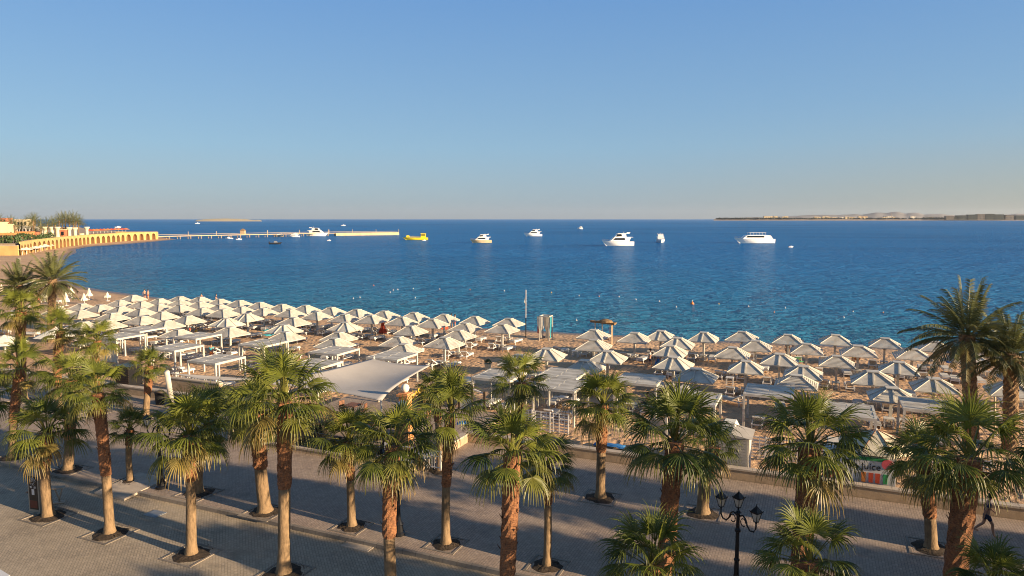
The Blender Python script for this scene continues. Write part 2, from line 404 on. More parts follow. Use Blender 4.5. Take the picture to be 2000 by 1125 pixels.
# pale ramp slab where the kerb is lowered
b = MB(); P0 = [F(-31.0, KV - .7, RZ + .01), F(-29.0, KV - .7, RZ + .01), F(-29.0, KV + 1.7, PZ + .02), F(-31.0, KV + 1.7, PZ + .02)]
b.add(P0 + [p + Vector((0, 0, .10)) for p in P0], [(0, 3, 2, 1), (4, 5, 6, 7), (0, 1, 5, 4), (1, 2, 6, 5), (2, 3, 7, 6), (3, 0, 4, 7)])
tag(b.build('kerb_ramp', M['coping']), 'pale stone ramp laid over the kerb beside the beige sign box', 'ramp')
for i, (px, py) in enumerate([(303, 1004), (706, 1062)]):
    b = MB(); P = un(px, py, RZ); b.box((0, 0, .012), (.75 if i == 0 else 1.3, .6 if i == 0 else 1.0, .02), 0); 
    b.box((0, 0, .026), (.6 if i == 0 else 1.1, .46 if i == 0 else .8, .008), 0)
    o = b.build('manhole_cover', M['metalgrey'] if i == 0 else M['coping']); o.location = P; o.rotation_euler.z = GR
    tag(o, ['small grey manhole cover in the road between the two tall palms at left', 'large pale access slab in the road right of the tallest palm'][i], 'manhole cover')

# low boundary walls with a pale coping
def low_wall(name, a, b_, label, z0=PZ - .05, h=.55, th=.32, mat='stone', cop=True):
    A = F(*a); B = F(*b_); d = B - A; L = d.length; rz = math.atan2(d.y, d.x); t = thing(name, label, 'wall', (A + B) / 2 + Vector((0, 0, z0)), rz)
    b = MB(); b.box((0, 0, h / 2), (L, th, h)); b.build('wall', M[mat], t)
    if cop:
        b = MB(); n = max(1, int(L / 1.2)); s = L / n
        for i in range(n): b.box((-L / 2 + s * (i + .5), 0, h + .045), (s - .012, th + .09, .09))
        b.build('coping', M['coping'], t)
    return t
low_wall('promenade_wall', (-31.2, 35.5), (-75, 35.5), 'long low stone wall with pale coping, left of the bar terrace')
low_wall('promenade_wall', (-18.3, 35.5), (58, 35.5), 'long low stone wall with pale coping along the right half of promenade')
low_wall('terrace_wall', (-31, 30.1), (-18.5, 30.1), 'very low dark kerb wall in front of the bar terrace railing', h=.28, th=.25)
low_wall('terrace_wall', (-31.2, 30.3), (-31.2, 35.3), 'short side wall at the left end of the bar terrace', h=.5)
low_wall('terrace_wall', (-18.3, 30.3), (-18.3, 35.3), 'short side wall at the right end of the bar terrace', h=.5)
low_wall('path_wall', (-45.2, 38.4), (-40.2, 38.4), 'short rendered wall beside the black bin enclosure on the left path', z0=0, h=1.0, mat='stone')

# open railing in front of the bar
def railing(name, a, b_, label, mat, hgt=.95, step=.14, z0=.6, posts=1.8):
    A = F(*a); B = F(*b_); d = B - A; L = d.length; rz = math.atan2(d.y, d.x); t = thing(name, label, 'railing', (A + B) / 2 + Vector((0, 0, z0)), rz)
    b = MB(); b.box((0, 0, hgt), (L, .05, .04)); b.box((0, 0, .12), (L, .03, .03)); b.box((0, 0, hgt * .72), (L, .03, .03)); b.build('rail', M[mat], t)
    b = MB(); x = -L / 2
    while x < L / 2: b.box((x, 0, hgt / 2), (.018, .018, hgt - .02)); x += step
    b.build('bars', M[mat], t)
    n = int(L / posts)
    for i in range(n + 1):
        b = MB(); b.box((-L / 2 + L * i / n, 0, hgt / 2 + .02), (.06, .06, hgt + .06)); b.build('post', M[mat], t)
    return t
railing('bar_railing', (-30.8, 30.1), (-20.5, 30.1), 'thin black iron railing along the bar terrace behind the palms', 'black')
railing('white_railing', (-20.3, 30.1), (-17.0, 30.1), 'short white railing at the right end of the bar terrace', 'white2')

# ------------------------------------------------------------------ tree pits
def tree_pit(P, z, label, s=1.5, square=False):
    t = thing('tree_pit', label, 'tree pit', (P[0], P[1], z), GR, 'planting pits of the promenade palms')
    rg = random.Random(int(P[0] * 50 + P[1])); b = MB(); n = 40; ph = rg.uniform(0, 6); rs = [(.46 + .035 * math.sin(2 * math.pi * a_ * 3 / n + ph) + .025 * math.sin(2 * math.pi * a_ * 7 / n) + rg.uniform(-.008, .008)) * s for a_ in range(n)]
    b.v.append((0, 0, .09)); b.v += [(math.cos(2 * math.pi * k / n) * rs[k] * .6, math.sin(2 * math.pi * k / n) * rs[k] * .6, .05 + rg.random() * .02) for k in range(n)]
    b.v += [(math.cos(2 * math.pi * k / n) * rs[k], math.sin(2 * math.pi * k / n) * rs[k], .006) for k in range(n)]
    for k in range(n): k2 = (k + 1) % n; b.f += [(0, 1 + k, 1 + k2), (1 + k, 1 + n + k, 1 + n + k2, 1 + k2)]; b.m += [0, 0]
    for k in range(50):    # litter of dry bits and low weeds
        a_ = rg.uniform(0, 6.28); q = rg.uniform(.2, .56) * s; c_ = Vector((math.cos(a_) * q, math.sin(a_) * q, .05)); d_ = Vector((rg.gauss(0, 1), rg.gauss(0, 1), rg.uniform(0, 1.2))).normalized() * rg.uniform(.04, .12)
        b.add([c_ - d_ * .3, c_ + Vector((.02, .02, 0)), c_ + d_], [(0, 1, 2)])
    b.build('soil', M['soil'], t)
    b = MB(); hs = s / 2 + .04
    for sx, sy, dx, dy in ((0, 1, s + .2, .09), (0, -1, s + .2, .09), (1, 0, .09, s), (-1, 0, .09, s)):
        b.box((sx * hs, sy * hs, .006), (dx, dy, .03))
    b.build('edging', M['kerb'], t)
    return t

# ------------------------------------------------------------------ palms
def fan_leaf(b, tips, base, az, el, size, rg, openness=1.0, dead=0.0, green=.5, droop=1.0, plen=1.0):
    """one costapalmate leaf: arching stalk and a pleated blade of free, hanging segments"""
    d = Vector((math.cos(az) * math.cos(el), math.sin(az) * math.cos(el), math.sin(el)))
    side = Vector((-math.sin(az), math.cos(az), 0)); p = Vector(base); L = .95 * size * plen; st = 5; pts = [p.copy()]
    dd = d.copy()
    for i in range(st):
        dd = (dd + Vector((0, 0, -.07 * droop * (0.4 + i * .25)))).normalized(); p = p + dd * (L / st); pts.append(p.copy())
    up = side.cross(dd) * -1
    up = dd.cross(side) * -1
    w0 = .035 * size
    n0 = len(b.v)
    for i, q_ in enumerate(pts):
        w_ = w0 * (1.3 - .8 * i / st)
        b.v += [tuple(q_ - side * w_), tuple(q_ + side * w_), tuple(q_ - up * w_ * .8)]
        tips += [(.25 + dead * .7, green, 0)] * 3
    for i in range(st):
        a = n0 + 3 * i
        b.f += [(a, a + 1, a + 4, a + 3), (a + 1, a + 2, a + 5, a + 4), (a + 2, a, a + 3, a + 5)]; b.m += [0] * 3
    nseg = 27; span = R(112) * openness; Rb = 1.18 * size * (1 - .25 * (1 - openness))
    hub = pts[-1]
    for k in range(nseg):
        th = (k + .5) / nseg * 2 - 1; a = th * span; jit = rg.uniform(-.03, .03)
        sd_ = (dd * math.cos(a + jit) + side * math.sin(a + jit)).normalized()
        # blade is folded a little along its midrib
        sd_ = (sd_ + up * (.18 * abs(th) * (1 if openness > .5 else 2.0))).normalized()
        wd = sd_.cross(up).normalized()
        ln = Rb * (1 - .30 * th * th) * rg.uniform(.84, 1.12)
        dth = 2 * span / nseg
        q_ = hub + dd * .02; stn = (0, .20, .40, .60, .80, 1.0); prev = 0; cur = sd_.copy(); n0 = len(b.v); r_ = 0
        sl_ = rg.uniform(.7, 1.3) * droop
        for j, s_ in enumerate(stn):
            if j:
                g_ = (0, .02, .07, .26, .52, .70)[j] * sl_
                cur = (cur + Vector((0, 0, -g_))).normalized()
                q_ = q_ + cur * (s_ - prev) * ln; prev = s_
            ww = s_ * ln * math.sin(dth / 2) * 1.04
            if s_ > .4: ww = .4 * ln * math.sin(dth / 2) * (1.0 - (s_ - .4) / .6 * .86)
            ww = max(ww, .004)
            fold = up * (ww * .55)
            b.v += [tuple(q_ - wd * ww), tuple(q_ + fold), tuple(q_ + wd * ww)]
            tp = min(1, dead + max(0, (s_ - .55)) * .9 * (0.5 + dead) + (.12 if j == 0 else 0))
            tips += [(tp, green, 0)] * 3
        for j in range(5):
            a_ = n0 + 3 * j
            b.f += [(a_, a_ + 1, a_ + 4, a_ + 3), (a_ + 1, a_ + 2, a_ + 5, a_ + 4)]; b.m += [0] * 2

def tipmesh(b, tips, name, mat):
    me = b.mesh(name, mat); ca = me.color_attributes.new('tip', 'FLOAT_COLOR', 'POINT')
    ca.data.foreach_set('color', np.array([(t[0], t[1], t[2], 1) for t in tips], 'f').ravel()); return me
def fan_crown(seed, nl=30, dead=4, up=.0):
    rg = random.Random(seed); b = MB(); tips = []
    for i in range(nl):
        f = i / (nl - 1); az = i * 2.39996 + rg.uniform(-.25, .25)
        el = R(84 - 98 * f ** .95 + rg.uniform(-12, 12) + up)
        op = min(1, .30 + f * 4); sz = rg.uniform(.86, 1.1) * (.85 if f < .08 else 1)
        base = Vector((math.cos(az) * .10, math.sin(az) * .10, .18 - .42 * f))
        fan_leaf(b, tips, base, az, el, sz, rg, op, 0 if f < .8 else rg.choice([0, .15, .6]), rg.random() ** .7 * (1 - .35 * f), .55 + 1.1 * f, rg.uniform(.85, 1.15))
    for i in range(dead):
        az = rg.uniform(0, 6.28)
        fan_leaf(b, tips, Vector((math.cos(az) * .14, math.sin(az) * .14, -.35)), az, R(rg.uniform(-62, -42)), rg.uniform(.7, .9), rg, .55, .85, .2, 1.9, .8)
    return tipmesh(b, tips, 'crown', M['fan'])
CROWNS = [fan_crown(11 + i, nl, dd, up_) for i, (nl, dd, up_) in enumerate([(28, 1, 2), (31, 2, 4), (25, 0, 10), (30, 4, 0), (23, 1, 14), (33, 2, 2)])]

def trunk_mesh(path, radf, mat, name, rg, n=14, rough=.02, cuts=0):
    b = MB(); k = len(path)
    for i, p in enumerate(path):
        t = i / (k - 1); r0 = radf(t)
        for j in range(n):
            a = 2 * math.pi * j / n; r_ = r0 * (1 + rg.uniform(-rough, rough))
            if cuts: r_ *= 1 + cuts * (((i + j) % 2) - .5)
            b.v.append((p[0] + math.cos(a) * r_, p[1] + math.sin(a) * r_, p[2]))
    for i in range(k - 1):
        for j in range(n):
            j2 = (j + 1) % n; b.f.append((i * n + j, i * n + j2, (i + 1) * n + j2, (i + 1) * n + j)); b.m.append(0)
    b.f.append(tuple((k - 1) * n + j for j in range(n))); b.m.append(0)
    return b, name, mat

def fan_palm(P, z0, crown_px, rad_px, label, var, split=.5, thick=.24, group='fan palms planted along the promenade', red=True, pit=None):
    thick *= .88
    """P ground point; crown_px pixel of the crown's heart; rad_px crown radius in photo pixels"""
    d = math.hypot(P[0], P[1]); dep = P[1] * math.cos(PITCH) + (CAMZ - z0) * math.sin(PITCH)
    hz = height_of(crown_px[1], P) - z0
    xx = (crown_px[0] - 1000) / FPX * (P[1] * math.cos(PITCH) + (CAMZ - z0 - hz) * math.sin(PITCH)) - P[0]
    rw = rad_px * dep / FPX; sc = rw / 2.0
    t = thing('fan_palm', label, 'palm tree', (P[0], P[1], z0), 0, group)
    rg = random.Random(int(P[0] * 100) + 5)
    top = hz - .15 * sc; ks = 22; bend = rg.uniform(-.12, .12)
    def pt(s): return (xx * (s ** 1.3) + bend * math.sin(s * math.pi), bend * .6 * math.sin(s * 2.5), top * s)
    lo = [pt(split * i / 12) for i in range(13)]
    b, nm, mt = trunk_mesh(lo, lambda s: thick * (1 + .42 * max(0, 1 - s * 5) ** 1.6 - .08 * s), 'trunk_pale', 'trunk', rg, 16, .03)
    b.build(nm, M[mt], t, True)
    hi = [pt(split + (1 - split) * i / 20) for i in range(21)]
    b, nm, mt = trunk_mesh(hi, lambda s: thick * (1.08 + .10 * s if s > .03 else .97), 'trunk_red' if red else 'trunk_pale', 'leaf_base_sheath', rg, 18, .05, .10)
    # frayed leaf-base stubs
    for i in range(46):
        s = rg.uniform(.06, .98) ** .7; a = rg.uniform(0, 6.28); c_ = pt(split + (1 - split) * s); r0 = thick * 1.1
        v0 = Vector((c_[0] + math.cos(a) * r0, c_[1] + math.sin(a) * r0, c_[2])); o_ = Vector((math.cos(a), math.sin(a), 1.5)).normalized()
        sd_ = Vector((-math.sin(a), math.cos(a), 0)); l_ = rg.uniform(.08, .2)
        b.add([v0 - sd_ * .05, v0 + sd_ * .05, v0 + o_ * l_ + sd_ * .02, v0 + o_ * l_ - sd_ * .02], [(0, 1, 2, 3)])
    b.build(nm, M[mt], t, False)
    o = bpy.data.objects.new('crown', CROWNS[var % len(CROWNS)]); C.objects.link(o); o.parent = t
    o.location = pt(1.0); o.rotation_euler = (rg.uniform(-.06, .06), rg.uniform(-.06, .06), rg.uniform(0, 6.28)); o.scale = (sc,) * 3
    return t

# row, (u, v), crown pixel, crown radius px, split, thickness, label
PALMS = [
 ((-30.5, 19.2), (92, 838), 82, .60, .25, 'fan palm beside the beige sign box, thick red collar on its trunk'),
 ((-26.5, 19.1), (190, 762), 72, .42, .22, 'slim leaning fan palm right of the beige sign box in the roadside row'),
 ((-21.9, 19.1), (370, 842), 98, .62, .22, 'fan palm with wide drooping skirt, second right of the sign box'),
 ((-17.6, 19.4), (555, 775), 112, .50, .26, 'tallest bright green fan palm left of the shade sail'),
 ((-12.9, 19.4), (768, 862), 100, .42, .24, 'fan palm in the roadside row just below the shade sail corner'),
 ((-8.7, 19.4), (1000, 880), 108, .30, .26, 'fan palm with a bent red trunk at the centre of the roadside row'),
 ((-4.3, 19.2), (1275, 1098), 112, .5, .24, 'short fan palm crown at the bottom edge left of the three lantern lamp'),
 ((-.35, 19.2), (1582, 1090), 110, .5, .24, 'short fan palm crown at the bottom edge right of the three lantern lamp'),
 ((3.6, 19.2), (1945, 1135), 90, .5, .24, 'fan palm whose crown only just rises over the bottom right edge'),
 ((-39.5, 23.2), (40, 716), 66, .40, .24, 'fan palm near the left edge with a dark trunk behind the blue shirted man'),
 ((-34.9, 23.1), (138, 737), 66, .35, .28, 'fan palm with thick pale trunk foot behind the leaning palm at left'),
 ((-30.6, 23.3), (254, 835), 50, .70, .17, 'smallest thin fan palm behind the kerb between two roadside palms'),
 ((-26.3, 23.5), (412, 818), 84, .60, .24, 'dark fan palm half hidden behind the wide skirted palm'),
 ((-21.9, 23.1), (505, 800), 80, .45, .32, 'thick trunked fan palm behind and left of the tallest palm'),
 ((-17.5, 23.4), (682, 855), 78, .55, .20, 'slender fan palm left of the palm below the sail corner'),
 ((-13.1, 23.55), (880, 800), 92, .45, .20, 'fan palm leaning right beside the round dark planting pit'),
 ((-8.8, 23.5), (1068, 905), 68, .62, .17, 'thin fan palm hidden behind the bent red trunk palm'),
 ((-4.4, 23.4), (1318, 852), 124, .15, .30, 'massive dark crowned fan palm left of the three lantern lamp'),
 ((-.2, 23.4), (1582, 862), 118, .15, .31, 'massive fan palm with hanging fronds in front of the white kiosk'),
 ((4.0, 23.4), (1895, 885), 132, .15, .31, 'massive fan palm at the right edge with a dark swollen trunk'),
 ((-51.3, 31.1), (42, 605), 52, .25, .30, 'fan palm behind the left edge palm, crown against the beach'),
 ((-46.9, 30.7), (120, 642), 50, .30, .26, 'fan palm in the far promenade row left of the cabana with curtain'),
 ((-43.6, 31.0), (190, 662), 46, .35, .22, 'fan palm in the far row whose crown hides a curtained cabana'),
 ((-40.0, 31.8), (291, 712), 42, .45, .24, 'small round headed fan palm with orange trunk by the tilted white pole'),
 ((-17.35, 30.6), (850, 757), 46, .6, .20, 'small fan palm behind the right leaning palm near the bar'),
 ((-13.1, 31.0), (1018, 742), 66, .3, .22, 'tall fan palm in the far row with the white lantern in its crown'),
 ((-8.8, 30.5), (1178, 785), 78, .50, .25, 'fan palm standing alone in front of the promenade wall at centre'),
 ((-4.2, 30.6), (1392, 868), 66, .62, .30, 'fan palm with short pale trunk behind the massive dark palm'),
 ((4.5, 30.8), (1800, 890), 84, .35, .26, 'fan palm behind the right edge palm in a square pit'),
 ((-44.0, 23.2), (-22, 775), 74, .4, .24, 'fan palm cut off by the left edge of the picture'),
 ((7.9, 19.2), (2330, 1100), 110, .5, .24, 'fan palm just outside the picture to the right in the roadside row'),
 ((12.2, 19.2), (3000, 1100), 120, .5, .24, 'second fan palm outside the picture to the right in the roadside row'),
 ((8.4, 23.4), (2250, 900), 120, .3, .28, 'fan palm just outside the picture to the right in the middle row'),
 ((12.8, 23.4), (2750, 900), 130, .3, .28, 'second fan palm outside the picture to the right in the middle row'),
 ((8.9, 30.8), (2070, 880), 84, .35, .26, 'fan palm just outside the picture to the right in the far row'),
 ((13.2, 30.8), (2400, 880), 90, .35, .26, 'second fan palm outside the picture to the right in the far row'),
]
# planted rows go on beyond the right edge; two more are added for shade
for rn_, v_, u0 in (('lawn', 15.0, 7.2), ('roadside', 19.2, 16.4), ('middle', 23.4, 17.2), ('extra', 27.0, 9.2), ('far', 30.8, 17.6)):
    for k in range(7 if u0 < 10 else 5):
        P_ = F(u0 + k * 4.3, v_); PALMS.append(((u0 + k * 4.3, v_), None, None, .35, .25, f'fan palm beyond the right edge in the {rn_} row, {ORD[k + (0 if u0 < 10 else 2)]} outside the picture'))
for i, ((u, v), cp, rp, sp, th, lb) in enumerate(PALMS):
    P = F(u, v); z0 = RZ if v < KV else PZ
    if cp is None:   # straight palm of the usual height
        dep = P[1] * math.cos(PITCH) + 8 * math.sin(PITCH); cp = (1000 + P[0] / dep * FPX, 562.5 - FPX * ((5.8 - CAMZ) * math.cos(PITCH) + P[1] * math.sin(PITCH)) / (P[1] * math.cos(PITCH) - (5.8 - CAMZ) * math.sin(PITCH))); rp = (1.65 if v < 34 else 1.4) * FPX / dep
    fan_palm(P, z0, cp, rp, lb, i * 5 + 1 if i not in (3,) else 1, sp, th)
    if i < 29:
        tree_pit(P, z0, ' '.join(('square soil pit around the foot of the ' + lb.replace('fan palm', 'palm', 1)).split()[:16]), 1.45 if th > .2 else 1.2)

# ------------------------------------------------------------------ date palms
def date_crown(seed, nf=46, L=3.0, lf=36):
    rg = random.Random(seed); b = MB(); tips = []
    for i in range(nf):
        f = i / (nf - 1); az = i * 2.39996 + rg.uniform(-.2, .2); el = R(84 - 100 * f + rg.uniform(-8, 8)); g = rg.random() * (1 - .4 * f)
        d = Vector((math.cos(az) * math.cos(el), math.sin(az) * math.cos(el), math.sin(el))); side = Vector((-math.sin(az), math.cos(az), 0))
        p = Vector((math.cos(az) * .12, math.sin(az) * .12, -.1 - .3 * f)); Lf = L * rg.uniform(.85, 1.05); ns = 10; pts = [p.copy()]; ds = [d.copy()]
        for j in range(ns):
            d = (d + Vector((0, 0, -.055 - .05 * j / ns - .04 * f))).normalized(); p = p + d * Lf / ns; pts.append(p.copy()); ds.append(d.copy())
        n0 = len(b.v)
        for j, q_ in enumerate(pts):
            w_ = .035 * (1 - .85 * j / ns); up = ds[j].cross(side)
            b.v += [tuple(q_ - side * w_), tuple(q_ + side * w_), tuple(q_ + up * w_)]; tips += [(.35, g, 0)] * 3
        for j in range(ns):
            a = n0 + 3 * j; b.f += [(a, a + 1, a + 4, a + 3), (a + 1, a + 2, a + 5, a + 4), (a + 2, a, a + 3, a + 5)]; b.m += [0] * 3
        for k in range(lf):
            s = .16 + .84 * (k + rg.random() * .6) / lf; x = s * ns; j = min(ns - 1, int(x)); q_ = pts[j].lerp(pts[j + 1], x - j); dd = ds[j]
            ll = .56 * math.sin(min(1, s * 1.15 + .12) * math.pi * .86) + .12; upv = side.cross(dd)
            for sg in (-1, 1):
                ld = (dd * .75 + side * sg * .8 + upv * .38 + Vector((0, 0, rg.uniform(-.12, .05)))).normalized(); w_ = dd.cross(ld).cross(ld).normalized() * .020
                m_ = q_ + ld * ll * .55; e_ = m_ + (ld + Vector((0, 0, -.35))).normalized() * ll * .45
                b.add([q_ - w_, q_ + w_, m_ + w_ * .9, e_, m_ - w_ * .9], [(0, 1, 2, 3, 4)]); dd_ = .6 if f > .9 else 0
                tips += [(dd_, g, 0)] * 2 + [(.1 + dd_, g, 0)] + [(.45 + dd_ * .5, g, 0)] + [(.1 + dd_, g, 0)]
    return tipmesh(b, tips, 'crown', M['feather'])
DATES = [date_crown(51), date_crown(52, 40), date_crown(53, 30, 3.0, 14)]
def date_palm(P, z0, hz, rad, xx, label, var=0, thick=.28, group='feather leaved date palms', name='date_palm', cat='palm tree', simple=False):
    t = thing(name, label, cat, (P[0], P[1], z0), 0, group); rg = random.Random(int(P[0] * 37) + 3); k = 6 if simple else 34
    path = [(xx * (i / (k - 1)) ** 1.2, 0, hz * i / (k - 1)) for i in range(k)]
    b, nm, mt = trunk_mesh(path, lambda s: thick * (1.05 - .1 * s + (.15 if s > .9 else 0)), 'trunk_date', 'trunk', rg, 8 if simple else 16, .06, 0 if simple else .18)
    if not simple:
        for i in range(150):
            s = rg.random(); a = rg.uniform(0, 6.28); r0 = thick * 1.02; c_ = (xx * s ** 1.2, 0, hz * s)
            v0 = Vector((c_[0] + math.cos(a) * r0, c_[1] + math.sin(a) * r0, c_[2])); o_ = Vector((math.cos(a), math.sin(a), 1.3)).normalized(); sd_ = Vector((-math.sin(a), math.cos(a), 0))
            b.add([v0 - sd_ * .06, v0 + sd_ * .06, v0 + o_ * .13], [(0, 1, 2)])
    b.build(nm, M[mt], t, False)
    o = bpy.data.objects.new('crown', DATES[var]); C.objects.link(o); o.parent = t; o.location = path[-1]; sc = rad / 2.55
    o.rotation_euler = (0, 0, rg.uniform(0, 6.28)); o.scale = (sc,) * 3
    return t
for (u, v), cp, rp, lb, var in [((13.2, 0), (1888, 652), 96, 'tall date palm at the right rising over the sea, darker of the pair', 0),
                                ((0, 0), (1975, 690), 84, 'date palm at the far right edge with a sunlit shaggy trunk', 1)]:
    P = un(1897, 868, 0) if var == 0 else un(1972, 880, 0)
    hz = height_of(cp[1], P); dep = P[1] * math.cos(PITCH)
    xx = (cp[0] - 1000) / FPX * (P[1] * math.cos(PITCH) + (CAMZ - hz) * math.sin(PITCH)) - P[0]
    date_palm(P, 0, hz, rp * (dep + .8) / FPX, xx, lb, var, .36)
for cp, base, rp, lb, var in [((103, 545), (100, 668), 54, 'date palm on the left beach with a bright orange trunk', 1), ((36, 556), (38, 665), 44, 'darker date palm on the left beach beside the pyramid tent', 0)]:
    P = un(*base, 0); hz = height_of(cp[1], P); xx = (cp[0] - 1000) / FPX * P[1] * 1.0 * (math.cos(PITCH) + (CAMZ - hz) / P[1] * math.sin(PITCH)) - P[0]
    date_palm(P, 0, hz, rp * P[1] / FPX, xx, lb, var, .36)
# ------------------------------------------------------------------ beach umbrellas (slatted wooden pyramids)
def canopy(b, n, gap, ribs, S_=1.32, cap=.33, ze=1.90, zt=2.53):
    nrm = [(0, -1), (1, 0), (0, 1), (-1, 0)]
    for k, (nx, ny) in enumerate(nrm):
        tx, ty = -ny, nx
        def P(r_, a, zz): return (nx * r_ + tx * a, ny * r_ + ty * a, zz)
        for i in range(n):
            f0 = i / n; f1 = (i + 1 - gap) / n
            r0 = S_ + (cap - S_) * f0; r1 = S_ + (cap - S_) * f1
            lift = .007 if gap < .1 else .015
            z0 = ze + (zt - ze) * f0 + lift; z1 = ze + (zt - ze) * f1
            th = .022
            vs_ = [P(r0, -r0, z0), P(r0, r0, z0), P(r1, r1, z1 + .004), P(r1, -r1, z1 + .004), P(r0, -r0, z0 - th), P(r0, r0, z0 - th), P(r1, r1, z1 - th), P(r1, -r1, z1 - th)]
            b.add(vs_, [(0, 1, 2, 3), (7, 6, 5, 4), (0, 4, 5, 1), (2, 6, 7, 3)])
        hip = (nx + tx, ny + ty)
        b.bar((hip[0] * S_, hip[1] * S_, ze + .035), (hip[0] * cap, hip[1] * cap, zt + .035), .07, .05)
        if ribs: b.bar((nx * S_, ny * S_, ze + .04), (nx * cap, ny * cap, zt + .04), .09, .07)
        b.bar(P(S_ - .02, -S_, ze - .02), P(S_ - .02, S_, ze - .02), .04, .08)
    b.box((0, 0, zt + .075), (cap * 2 + .10, cap * 2 + .10, .05)); b.box((0, 0, zt + .02), (cap * 2 - .04, cap * 2 - .04, .06))
def make_umbrella(ribs):
    t = thing('beach_umbrella', 'x', 'beach umbrella')
    b = MB(); canopy(b, 9 if ribs else 8, .06 if ribs else .26, ribs); b.build('canopy', M['white'], t)
    b = MB(); b.box((0, 0, 1.28), (.17, .17, 2.56)); b.box((0, 0, .06), (.30, .30, .12)); b.build('post', M['white'], t)
    b = MB(); b.box((0, 0, .50), (.62, .62, .05))
    for sx in (-1, 1):
        for sy in (-1, 1): b.box((sx * .25, sy * .25, .24), (.06, .06, .47))
    b.build('table_shelf', M['white'], t)
    b = MB()
    for sx in (-1, 1): b.bar((sx * .05, 0, 1.55), (sx * .70, 0, 2.16), .05, .05); b.bar((0, sx * .05, 1.55), (0, sx * .70, 2.16), .05, .05)
    b.build('brace', M['white'], t)
    return t
UMB = {}
ROWS = [
 ('left field', [
  [(260, 576), (351, 578), (391, 581), (429, 583.5), (468, 586.5), (508, 589.5), (551, 593.5), (597, 597), (647, 600.5), (697, 604), (751, 607), (808, 610.5), (867, 614), (927, 618.5), (994, 621.5)],
  [(234, 586), (276, 588), (311, 583), (351, 586.5), (391, 590), (429, 594), (472, 598), (514, 601), (567, 605.5), (619, 608.5), (674, 613), (726, 616), (785, 620), (845, 624), (908, 629), (981, 633)],
  [(160, 592), (196, 595), (235, 599), (276, 603), (312, 593), (352, 596), (395, 600), (436, 604.5), (483, 612.5, 1), (573, 620), (674, 629.5, 1), (803, 637), (895, 644.5)],
  [(115, 600), (158, 605.5), (219, 611), (277, 616.5), (316, 608), (366, 617.5), (442, 623, 1), (553, 635, 1), (661, 648), (779, 656.5), (868, 660)],
  [(163, 627), (210, 626), (325, 625), (347, 644), (448, 640), (558, 647), (653, 660), (789, 670)]]),
 ('right field', [
  [(1160, 642.5), (1240, 649.5), (1290, 646, 1), (1375, 649.5, 1), (1450, 648), (1540, 653), (1631, 655), (1729, 660), (1827, 666.5), (1925, 676)],
  [(1068, 679.5, 1), (1161, 664), (1187, 685, 1), (1323, 660.5, 1), (1310, 674, 1), (1430, 678.5), (1477, 665), (1577, 670), (1677, 674), (1782, 679), (1893, 685)],
  [(1015, 692, 1), (1142, 702, 1), (1315, 698, 1), (1360, 720, 1), (1457, 704.5, 1), (1523, 688.5, 1), (1635, 694), (1755, 705, 1), (1998, 722, 1)],
  [(1569, 712, 1), (1555, 731), (1706, 726, 1), (1741, 754, 1), (1825, 736, 1), (1975, 746, 1)]])]
ROWN = ['front row', 'second row', 'third row', 'fourth row', 'rear row']
# sunbed
def make_bed(up):
    t = thing('sunbed', 'x', 'sunbed')
    b = MB()
    for sx in (-1, 1): b.box((sx * .31, 0, .29), (.05, 1.92, .08))
    b.box((0, .95, .29), (.66, .05, .08)); b.box((0, -.95, .29), (.66, .05, .08))
    for i in range(9): b.box((0, -.1 + i * .11, .315), (.60, .075, .02))
    for sx in (-1, 1):
        for sy in (-1, 1): b.box((sx * .30, sy * .78, .13), (.06, .07, .26))
    b.build('frame', M['white2'], t)
    ang = R(32 if up else 4); Mx = Matrix.Translation((0, -.18, .335)) @ Matrix.Rotation(-ang, 4, 'X')
    b = MB(); b.box((0, -.38, 0), (.62, .76, .03), M=Mx)
    if up: b.bar((.25, -.75, .29), (.25, -.62, .60), .03, .03); b.bar((-.25, -.75, .29), (-.25, -.62, .60), .03, .03)
    b.build('backrest', M['white2'], t)
    b = MB(); b.box((0, .39, .37), (.58, 1.10, .07)); b.box((0, -.38, .05), (.58, .74, .07), M=Mx); b.build('mattress', M['cush'], t)
    return t
BEDP = {}
NBED = [0]
def bed(P, rz, label, up, group='white sunbeds on the sand'):
    if up not in BEDP: BEDP[up] = o = make_bed(up)
    else: o = copy_tree(BEDP[up])
    o.location = (P[0], P[1], 0); o.rotation_euler = (0, 0, rz); o['label'] = label; o['group'] = group; NBED[0] += 1
    return o
UPOS = []
for fld, rows in ROWS:
    for ri, row in enumerate(rows):
        for ui, e in enumerate(row):
            ribs = len(e) > 2; P = un(e[0], e[1], 2.62)
            if ribs not in UMB: UMB[ribs] = o = make_umbrella(ribs)
            else: o = copy_tree(UMB[ribs])
            o.location = (P[0], P[1], -.01); o.rotation_euler = (R(rnd.uniform(-1.3, 1.3)), R(rnd.uniform(-1.3, 1.3)), GR + R(rnd.uniform(-3, 3))); o.scale = (rnd.uniform(.95, 1.05), rnd.uniform(.95, 1.05), rnd.uniform(.97, 1.03))
            rn = 'rear row' if ri == len(rows) - 1 else ROWN[ri]
            o['label'] = f'white {"ribbed" if ribs else "slatted"} pyramid beach umbrella, {ORD[ui]} from left in {rn} of {fld}'
            o['group'] = 'pyramid beach umbrellas'; UPOS.append((P, fld, rn, ui))
done = []
